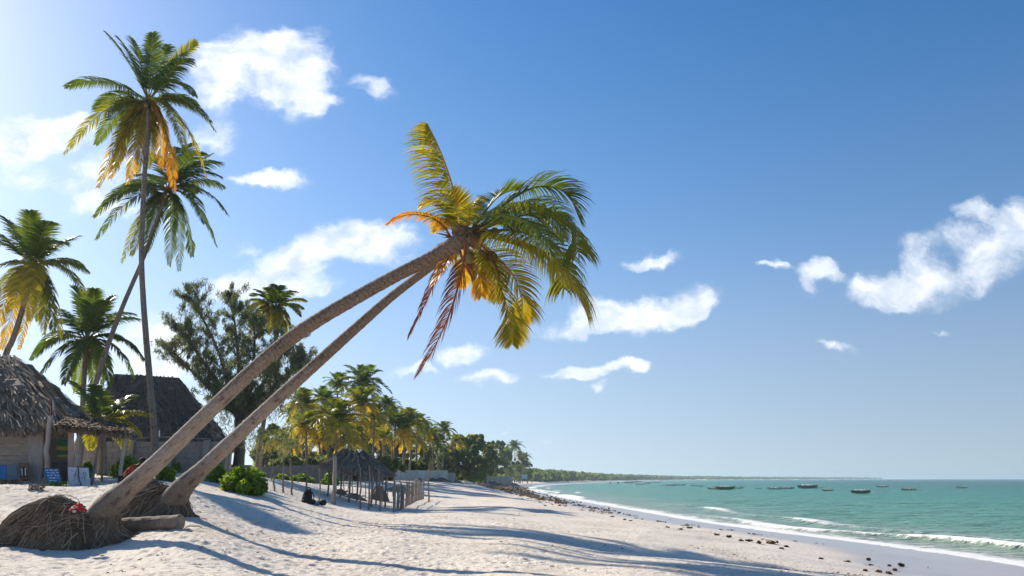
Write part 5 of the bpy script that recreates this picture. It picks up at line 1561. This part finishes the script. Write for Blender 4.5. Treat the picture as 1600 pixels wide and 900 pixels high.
def stander(walk):
    s = .22 if walk else .03
    V = [(0, 0, .95), (0, 0, 1.15), (0, 0, 1.38), (0, 0, 1.52), (0, 0, 1.6), (0, 0, 1.7), (0, -.09, .9), (s, -.1, .5), (s * 1.2 - (.1 if walk else 0), -.1, .08), (s * 1.2 + .1, -.1, .03),
         (0, .09, .9), (-s * .3, .1, .5), (-s * 1.6, .1, .1), (-s * 1.6 + .16, .1, .03), (0, -.19, 1.4), (-.04, -.25, 1.12), (.06, -.25, .88), (0, .19, 1.4), (.04, .25, 1.12), (.12, .25, .9)]
    Ed = [(0, 1), (1, 2), (2, 3), (3, 4), (4, 5), (0, 6), (6, 7), (7, 8), (8, 9), (0, 10), (10, 11), (11, 12), (12, 13), (2, 14), (14, 15), (15, 16), (2, 17), (17, 18), (18, 19)]
    return skin_mesh(V, Ed, [.13, .12, .14, .05, .08, .085, .09, .06, .04, .035, .09, .06, .04, .035, .06, .042, .03, .06, .042, .03], sub=1), skin_mesh(V[:3] + [V[14], V[17]], [(0, 1), (1, 2), (2, 3), (2, 4)], [.15, .14, .16, .08, .08], sub=1), \
        skin_mesh([V[0], V[6], V[7], V[10], V[11]], [(0, 1), (1, 2), (0, 3), (3, 4)], [.15, .11, .08, .11, .08], sub=1)
SM = [stander(True), stander(False)]
def clone(me, mat):
    m2 = me.copy(); m2.materials.clear(); m2.materials.append(M[mat]); return m2
FP = [(744,757,250,'dark_board','dark figure walking alone on the beach in front of the wide debris bank'), (800.5,755,395,'dark_board','leftmost of the far row of bathers by the water'), (803.5,755.5,400,'red_cloth','second from left in the far row of bathers'),
      (806.5,755,405,'ink','middle one of the far row of bathers'), (810,754.5,410,'dark_board','right one of the far row of bathers'), (816,754,430,'blue_cloth','figure standing a little right of the far row of bathers'),
      (831,754.5,450,'dark_board','lone far figure at the water edge under the last palm'), (844,754,500,'dark_board','far walker on the beach beyond the last trees'), (851,753,560,'dark_board','left one of the two farthest walkers'), (853.5,753,560,'blue_cloth','right one of the two farthest walkers')]
for i, (x, y, Y, mt, lb) in enumerate(FP):
    b = W(x, y, Y); b.z = gz(b.x, b.y)
    r_ = thing('person', lb, 'person', b, None)
    r_.rotation_euler = (0, 0, random.uniform(0, 6.28))
    bm_, sm_, pm_ = SM[i % 2]
    add_me(bm_, 'body', M['skin'], r_); add_me(clone(sm_, mt), 'shirt', None, r_); add_me(clone(pm_, 'dark_board' if mt == 'ink' else 'ink'), 'shorts', None, r_)

# ---- backpack and bundle
b = on_ground(479, 787, 35.5)
bp = thing('backpack', 'black backpack standing upright on the sand among the stick posts', 'backpack', b)
mb = MB()
prof = [(0, .2, .14), (.1, .22, .16), (.3, .2, .15), (.45, .16, .12), (.54, .09, .07), (.57, .02, .02)]
Vb = []; fb_ = []; nA = 16
for j, (z, rx, ry) in enumerate(prof):
    for i in range(nA):
        a = 6.283 * i / nA; ca_, sa_ = math.cos(a), math.sin(a)
        e = lambda c: math.copysign(abs(c) ** .65, c)
        Vb.append(b + Vector((e(ca_) * rx + .06 * z, e(sa_) * ry, z)))
for j in range(len(prof) - 1):
    for i in range(nA): fb_.append((j * nA + i, j * nA + (i + 1) % nA, (j + 1) * nA + (i + 1) % nA, (j + 1) * nA + i))
fb_.append(tuple(range(nA - 1, -1, -1))); fb_.append(tuple((len(prof) - 1) * nA + i for i in range(nA)))
mb.add(Vb, fb_); mb.build('bag_body', M['black_fabric'], bp, smooth=True)
mb = MB(); mb.blob(b + Vector((-.02, -.17, .2)), (.13, .06, .13), amp=.05); mb.build('front_pocket', M['black_fabric'], bp, smooth=True)
mb = MB(); mb.tube(smooth_path([b + Vector((-.08, 0, .5)), b + Vector((-.04, 0, .62)), b + Vector((.08, 0, .64)), b + Vector((.16, 0, .52))], 3), .018, n=6); mb.build('handle', M['black_fabric'], bp, smooth=True)
mb = MB(); mb.tube(smooth_path([b + Vector((.14, .02, .48)), b + Vector((.27, .02, .34)), b + Vector((.28, .02, .14)), b + Vector((.18, .02, .03))], 3), .022, n=6); mb.build('strap', M['black_fabric'], bp, smooth=True)
mb = MB(); mb.blob(b + Vector((-.1, -.2, .12)), (.03, .02, .03)); mb.build('grey_patch', M['grey_fabric'], bp, smooth=True)
b2 = on_ground(495, 786, 35.6)
bd = thing('clothes_bundle', 'dark bundle of clothes with a grey middle lying right of the backpack', 'clothes', b2)
for nm_, mt, dx, sx, sz in (('dark_cloth', 'black_fabric', -.22, .22, .14), ('grey_cloth', 'grey_fabric', .04, .13, .11), ('dark_cloth', 'black_fabric', .26, .17, .13)):
    mb = MB(); mb.blob(b2 + Vector((dx, 0, sz * .75)), (sx, .17, sz), seg=14, rings=9, amp=.22); mb.build(nm_, M[mt], bd, smooth=True)

# ================================================================== boats
def hull_mesh(mb, L, Wd, H, z0=-.1, sheer=.35, tint=.5):
    secs = []
    N = 12
    for i in range(N + 1):
        u = i / N * 2 - 1
        w = Wd / 2 * (max(0, 1 - abs(u) ** 2.6)) + .02
        zt = H + sheer * abs(u) ** 2.5 * (1.35 if u > 0 else .8)
        zb_ = z0 + .45 * abs(u) ** 4
        secs.append([(u * L / 2, -w, zt), (u * L / 2, -w * .75, (zt + zb_) / 2 - .05), (u * L / 2, 0, zb_), (u * L / 2, w * .75, (zt + zb_) / 2 - .05), (u * L / 2, w, zt),
                     (u * L / 2, w * .86, zt), (u * L / 2, w * .5, zb_ + .18), (u * L / 2, -w * .5, zb_ + .18), (u * L / 2, -w * .86, zt)])
    V = [p for s in secs for p in s]; f = []
    for i in range(N):
        for j in range(9): f.append((i * 9 + j, (i + 1) * 9 + j, (i + 1) * 9 + (j + 1) % 9, i * 9 + (j + 1) % 9))
    mb.add(V, f, tint)
def mk_boat(label, kind):
    root = thing('fishing_boat', label, 'boat', (0, 0, 0), 'wooden fishing boats moored off the beach')
    mb = MB(); hull_mesh(mb, 7.0, .95 if kind != 'dhow' else 1.9, .55 if kind != 'dhow' else .95)
    mb.build('hull', M['hull'] if kind in ('dhow', 'outrig') else M['hull_pale'], root)
    mb = MB(); hull_mesh(mb, 7.04, .99 if kind != 'dhow' else 1.94, .58 if kind != 'dhow' else .98, z0=-.02 if kind != 'dhow' else .3)
    mb.build('pale_top_strake', M['hull_pale'], root)
    if kind != 'dhow':
        for x in (-1.1, 1.1):
            mb = MB(); mb.tube([(x, -2.1, .25), (x, -.9, .85), (x, 0, .8), (x, .9, .85), (x, 2.1, .25)], .1, n=6); mb.build('outrigger_arm', M['pole_pale'], root)
        for y in (-2.1, 2.1):
            mb = MB(); mb.tube([(-2.4, y, .3), (-1.2, y, .12), (1.3, y, .12), (2.5, y, .34)], [.08, .17, .17, .08], n=6); mb.build('float', M['hull_pale'] if kind == 'pale' else M['pole_pale'], root)
    else:
        for x in (-1.6, 0, 1.5):
            mb = MB(); mb.box((x, 0, .8), (.25, 1.5, .06)); mb.build('thwart', M['pole_pale'], root)
    if kind == 'dhow':
        for k in range(4):
            mb = MB(); mb.blob((-1.5 + k * .95, random.uniform(-.3, .3), 1.05), (.5, .5, .3), amp=.3); mb.build('sunlit_gear', M['hull_pale'], root)
    if kind != 'dhow':
        for k in range(2):  # pale bundles added to stand for the sunlit tops of the canoes
            mb = MB(); mb.blob((-1.1 + k * 1.9, 0, .72), (.75, .36, .26), amp=.3); mb.build('sunlit_gear', M['hull_pale'], root)
    if kind == 'mast':
        mb = MB(); mb.tube([(.7, 0, 0), (.8, 0, 3.4)], [.07, .04], n=6); mb.build('mast', M['pole'], root)
    mb = MB(); mb.tube([(-3.2, .1, .7), (-1, .3, .95), (1.6, .1, .9)], .1, n=5); mb.build('boom', M['pole_pale'], root)
    return root
def copy_thing(r):
    c = r.copy(); scene.collection.objects.link(c)
    for ch in r.children:
        k = ch.copy(); scene.collection.objects.link(k); k.parent = c
    return c
BO = [(983,755,20,'outrig','pair nearest the point, dark low canoe'), (997,753.5,16,'pale','small far canoe just behind the dark low canoe'), (1000,757.5,16,'pale','pale canoe in the leftmost cluster, nearest to shore there'), (1012,755.5,14,'outrig','canoe at the right of the leftmost cluster'),
      (1026,754.5,14,'pale','tiny pale canoe right of the leftmost cluster'), (1036,759.5,10,'pale','small pale boat, first of the group of three'), (1048,759,18,'outrig','middle boat of the group of three'), (1063,758.5,18,'outrig','right boat of the group of three'),
      (1084,759.5,12,'outrig','left canoe of the little pair with raised bow'), (1093,760,14,'pale','white hulled boat of the little pair'), (1116,764.5,24,'outrig','low dark canoe at the left of the big middle cluster'), (1133,765,32,'dhow','largest boat of the middle cluster'),
      (1150,763.5,26,'pale','boat at the right end of the middle cluster'), (1185,764,12,'pale','small white boat alone right of the middle cluster'), (1210,764.5,24,'outrig','left boat of the close row of canoes'), (1230,764,24,'outrig','right boat of the close row of canoes'),
      (1262,763,32,'dhow','long dark boat in the right half of the bay'), (1280,762.5,14,'pale','short pale boat touching the long dark boat'), (1293,767,22,'outrig','low dark canoe below the long dark boat'), (1345,771,32,'dhow','nearest boat, brown with pale gear piled in it'),
      (1379,761,20,'outrig','distant canoe between the brown nearest boat and the white tipped one'), (1420,766,28,'outrig','canoe with a white tipped bow in the right part of the bay'), (1437,766.5,10,'pale','little white boat at the bow of the white tipped canoe'), (1503,762.5,22,'mast','rightmost boat of all, with a short mast')]
protos = {}
for i, (px, py, lpx, kind, lb) in enumerate(BO):
    p = G(px, py, SEA); sc_ = 1
    L = lpx * .9 * p.y / F
    if kind not in protos: o = protos[kind] = mk_boat(lb, kind)
    else: o = copy_thing(protos[kind])
    o['label'] = 'moored wooden boat: ' + lb
    o.location = p; o.location.z = SEA + .05
    s_ = L / 7.0
    o.scale = (s_, s_, s_)
    o.rotation_euler = (0, 0, R(random.uniform(-28, 28)) + (math.pi if i % 3 == 0 else 0))
for i, (x, y, lb) in enumerate([(953,755.3,'left one of two dark buoys off the point'), (966,755.4,'right one of two dark buoys off the point')]):
    p = G(x, y, SEA); mb = MB(); mb.blob(p + Vector((0, 0, .25)), (.9, .6, .55), amp=.1); mb.tube([p + Vector((0, 0, .6)), p + Vector((0, 0, 1.3))], .08, n=5)
    mb.build('buoy', M['black_fabric'], None, origin=p, label=lb, cat='buoy', smooth=True)

# ================================================================== seaweed
def weed_clump(label, px, py, wpx, hpx, tint, seed):
    rnd = np.random.RandomState(seed)
    # find the beach point on this sight line
    Y = 14.0
    while Y < 300:
        p = W(px, py, Y)
        if p.z < gz(p.x, p.y): break
        Y *= 1.01
    s = Y / F; b = Vector((p.x, p.y, gz(p.x, p.y))); w_, h_ = wpx * s * .68, hpx * s * .55
    mb = MB(); mb.blob(b + Vector((0, 0, h_ * .3)), (w_ * .34, w_ * .24, h_ * .42), seg=12, rings=8, tint=max(0, tint - .1), amp=.35)
    c = [(b.x + rnd.normal(0, w_ * .22), b.y + rnd.normal(0, w_ * .2), b.z + h_ * rnd.uniform(.1, .7)) for k in range(10)]
    V, t = clump_leaves(c, [h_ * .35] * 10, 260, max(.03, w_ * .09), rnd, 3.0, 0, tint)
    V[:, :, 2] = np.maximum(V[:, :, 2], b.z + .004)
    mbv = (mb.v, [f for f in mb.f if len(f) == 4], mb.t)
    return quads_obj('seaweed_clump', V, t, M['weed'], None, origin=tuple(b), label=label, cat='seaweed', extra=mbv)
SWL = [(1206,850,24,9,.8,'large rusty brown seaweed clump, the biggest on the wet sand'), (1187,850,10,8,.75,'round reddish clump left of the largest clump'), (1170,846,16,6,.25,'dark flat clump left of the round reddish one'), (1158,846,8,4,.6,'small brown clump beside the dark flat one'),
       (1139,840,10,7,.2,'dark upright clump alone on the wet edge'), (1120,837,10,4,.3,'low dark clump between the upright one and the pair'), (1076,825.5,16,4,.15,'flat black clump nearest to the foam'), (1064,828,10,4,.2,'black clump just left of the flat one'), (1042,825,10,3,.2,'small black clump farther left'),
       (967,802,8,4,.1,'small black clump close to the water at mid beach'), (957,808,14,3,.2,'long dark clump at mid beach'), (976,813,8,4,.3,'brown clump below the long dark one'), (986,815,6,3,.2,'tiny dark clump right of the brown one'),
       (1222,859,10,4,.15,'small black clump right below the largest clump'), (1228,855,12,3,.15,'flat black clump right of the largest clump'), (1357,876,12,6,.2,'dark clump on the shadowed wet sand'), (1409,886,13,8,.12,'black clump with two upright prongs in the shadow'),
       (1390,885.5,6,3,.2,'tiny clump left of the pronged one'), (1283,874,8,3,.15,'dark clump at the edge of the long shadow'), (1325,879,9,3,.2,'dark clump inside the long shadow'), (1373,895,14,5,.75,'red brown clump at the bottom edge'), (1390,897,14,5,.6,'brown clump rightmost at the bottom edge'), (1398,893,10,4,.7,'reddish clump under the pronged one'), (1352,893,8,3,.7,'little reddish clump at the bottom edge')]
for i, (x, y, w_, h_, t_, lb) in enumerate(SWL): weed_clump(lb, x, y, w_, h_, t_, 60 + i)
# the wrack line: countless shreds
rnd = np.random.RandomState(9)
Vs = []; Ts = []
NW = 16000
Yr = 12 * np.exp(rnd.uniform(0, 1, NW) ** .8 * math.log(300 / 12.0))
dm = 6.9 + .9 * np.array([math.sin(y * .21) for y in Yr]) * np.minimum(1, 40 / Yr) 
dd = dm + rnd.normal(0, 1, NW) * (.55 + .012 * Yr) + (rnd.rand(NW) < .2) * rnd.normal(0, 1.6, NW)
xs = np.interp(Yr, SY, SX) - dd * np.sqrt(1 + ((np.interp(Yr + 2, SY, SX) - np.interp(Yr - 2, SY, SX)) / 4) ** 2)
cl_ = fbm(xs * 1.1, Yr * .7, 3, 90); far_ = np.clip((Yr - 55) / 40, 0, 1)
keep = (cl_ > .46 - .36 * far_) & (np.hypot(xs, Yr) > 11)
xs, Yr = xs[keep], Yr[keep]; zz = ground(xs, Yr)
k_ = len(xs); a = rnd.uniform(0, 6.28, k_); s_ = (.008 + .0018 * Yr) * rnd.uniform(.5, 1.6, k_)
dirv = np.stack([np.cos(a), np.sin(a), rnd.uniform(-.1, .5, k_)], 1); per = np.stack([-np.sin(a), np.cos(a), rnd.uniform(0, .9, k_)], 1)
c = np.stack([xs, Yr, zz + .25 * s_ + .01], 1)
V = np.stack([c - dirv * s_[:, None], c + per * (s_ * .45)[:, None], c + dirv * s_[:, None], c - per * (s_ * .3)[:, None]], 1)
quads_obj('seaweed', V, np.clip(rnd.normal(.42, .25, k_), 0, 1), M['weed'], None, origin=(0, 0, 0), kind='stuff', label='line of washed up brown seaweed shreds along the wet sand')
# leaf litter and twigs on the upper beach by the hut
NW = 9000
x_ = rnd.uniform(-26, 9, NW); y_ = rnd.uniform(12, 40, NW); ok = (fbm(x_ * .5, y_ * .5, 3, 95) > .14); x_, y_ = x_[ok], y_[ok]; z_ = ground(x_, y_); k_ = len(x_)
a = rnd.uniform(0, 6.28, k_); s_ = rnd.uniform(.02, .07, k_)
dirv = np.stack([np.cos(a), np.sin(a), rnd.uniform(-.1, .3, k_)], 1); per = np.stack([-np.sin(a), np.cos(a), rnd.uniform(0, .6, k_)], 1)
c = np.stack([x_, y_, z_ + .03], 1)
V = np.stack([c - dirv * s_[:, None], c + per * (s_ * .35)[:, None], c + dirv * s_[:, None], c - per * (s_ * .3)[:, None]], 1)
quads_obj('leaf_litter', V, np.clip(rnd.normal(.45, .25, k_), 0, 1), M['strand'], None, kind='stuff', label='scattered dry leaf bits and twigs on the upper sand')
for i, (x, y, Y, lb) in enumerate([(8,755,27,'brown dry grass tuft at the left edge below the blue panel'), (20,755,27.5,'reddish dry tuft right of the brown one at the left edge'), (86,757.5,27.3,'green grass tuft below the blue sign'), (55,761,25,'small reddish dry tuft on the sand below the driftwood slab')]):
    r0_ = np.random.RandomState(300 + i); b = on_ground(x, y, Y)
    V, t = clump_leaves([(b.x + r0_.normal(0, .12), b.y, b.z + .05) for k in range(6)], [.12] * 6, 260, .03, r0_, 4, -.4, .6 if 'green' in lb else .5)
    quads_obj('grass_tuft', V, t, M['bush'] if 'green' in lb else M['strand'], None, origin=tuple(b), label=lb, cat='grass tuft')

# ================================================================== far wooded coast
rnd = np.random.RandomState(4)
NT_ = 1500
Yt = 520 * np.exp(rnd.uniform(0, 1, NT_) * math.log(4600 / 520.0))
inl = 14 + rnd.uniform(0, 1, NT_) ** 1.5 * (60 + Yt * .03)
slp = (np.interp(Yt + 5, SY, SX) - np.interp(Yt - 5, SY, SX)) / 10
xt = np.interp(Yt, SY, SX) - inl * np.sqrt(1 + slp ** 2)
ht = .8 * (8.5 - 3.0 * np.clip((Yt - 600) / 2500, 0, 1)) * rnd.uniform(.65, 1.25, NT_)
zt = ground(xt, Yt)
V = []; T = []
for j in range(26):
    d = rnd.normal(size=(NT_, 3)); d /= np.linalg.norm(d, axis=1)[:, None]
    rad = 3.0 + Yt * .0016
    c = np.stack([xt, Yt, zt + ht * .55], 1) + d * np.stack([rad, rad, ht * .45], 1)
    s_ = (.8 + Yt * .00085) * rnd.uniform(.6, 1.4, NT_)
    a = rnd.normal(size=(NT_, 3)); a /= np.linalg.norm(a, axis=1)[:, None]; b_ = np.cross(a, rnd.normal(size=(NT_, 3))); b_ /= np.linalg.norm(b_, axis=1)[:, None]
    V.append(np.stack([c - a * s_[:, None], c + b_ * s_[:, None], c + a * s_[:, None], c - b_ * s_[:, None]], 1)); T.append(np.clip(rnd.normal(.35, .15, NT_), 0, 1))
quads_obj('distant_wood', np.concatenate(V), np.concatenate(T), M['broad'], None, kind='stuff', label='far dark line of woods curving round the bay')

# ================================================================== air
mb = MB(); hz = 9600
mb.add([(x * hz, y * hz, z) for z in (-23, 27) for x, y in ((-1, -1), (1, -1), (1, 1), (-1, 1))], [(3, 2, 1, 0), (4, 5, 6, 7), (0, 1, 5, 4), (1, 2, 6, 5), (2, 3, 7, 6), (3, 0, 4, 7)])
m, n = new_mat('haze')
pv = n.n('VolumePrincipled', {'Color': (0.66, 0.88, 1.0), 'Density': HAZE, 'Anisotropy': 0.3})
no = n.n('OutputMaterial'); n.t.links.new(pv.outputs[0], no.inputs['Volume'])
mb.build('haze', m, None, kind='stuff')
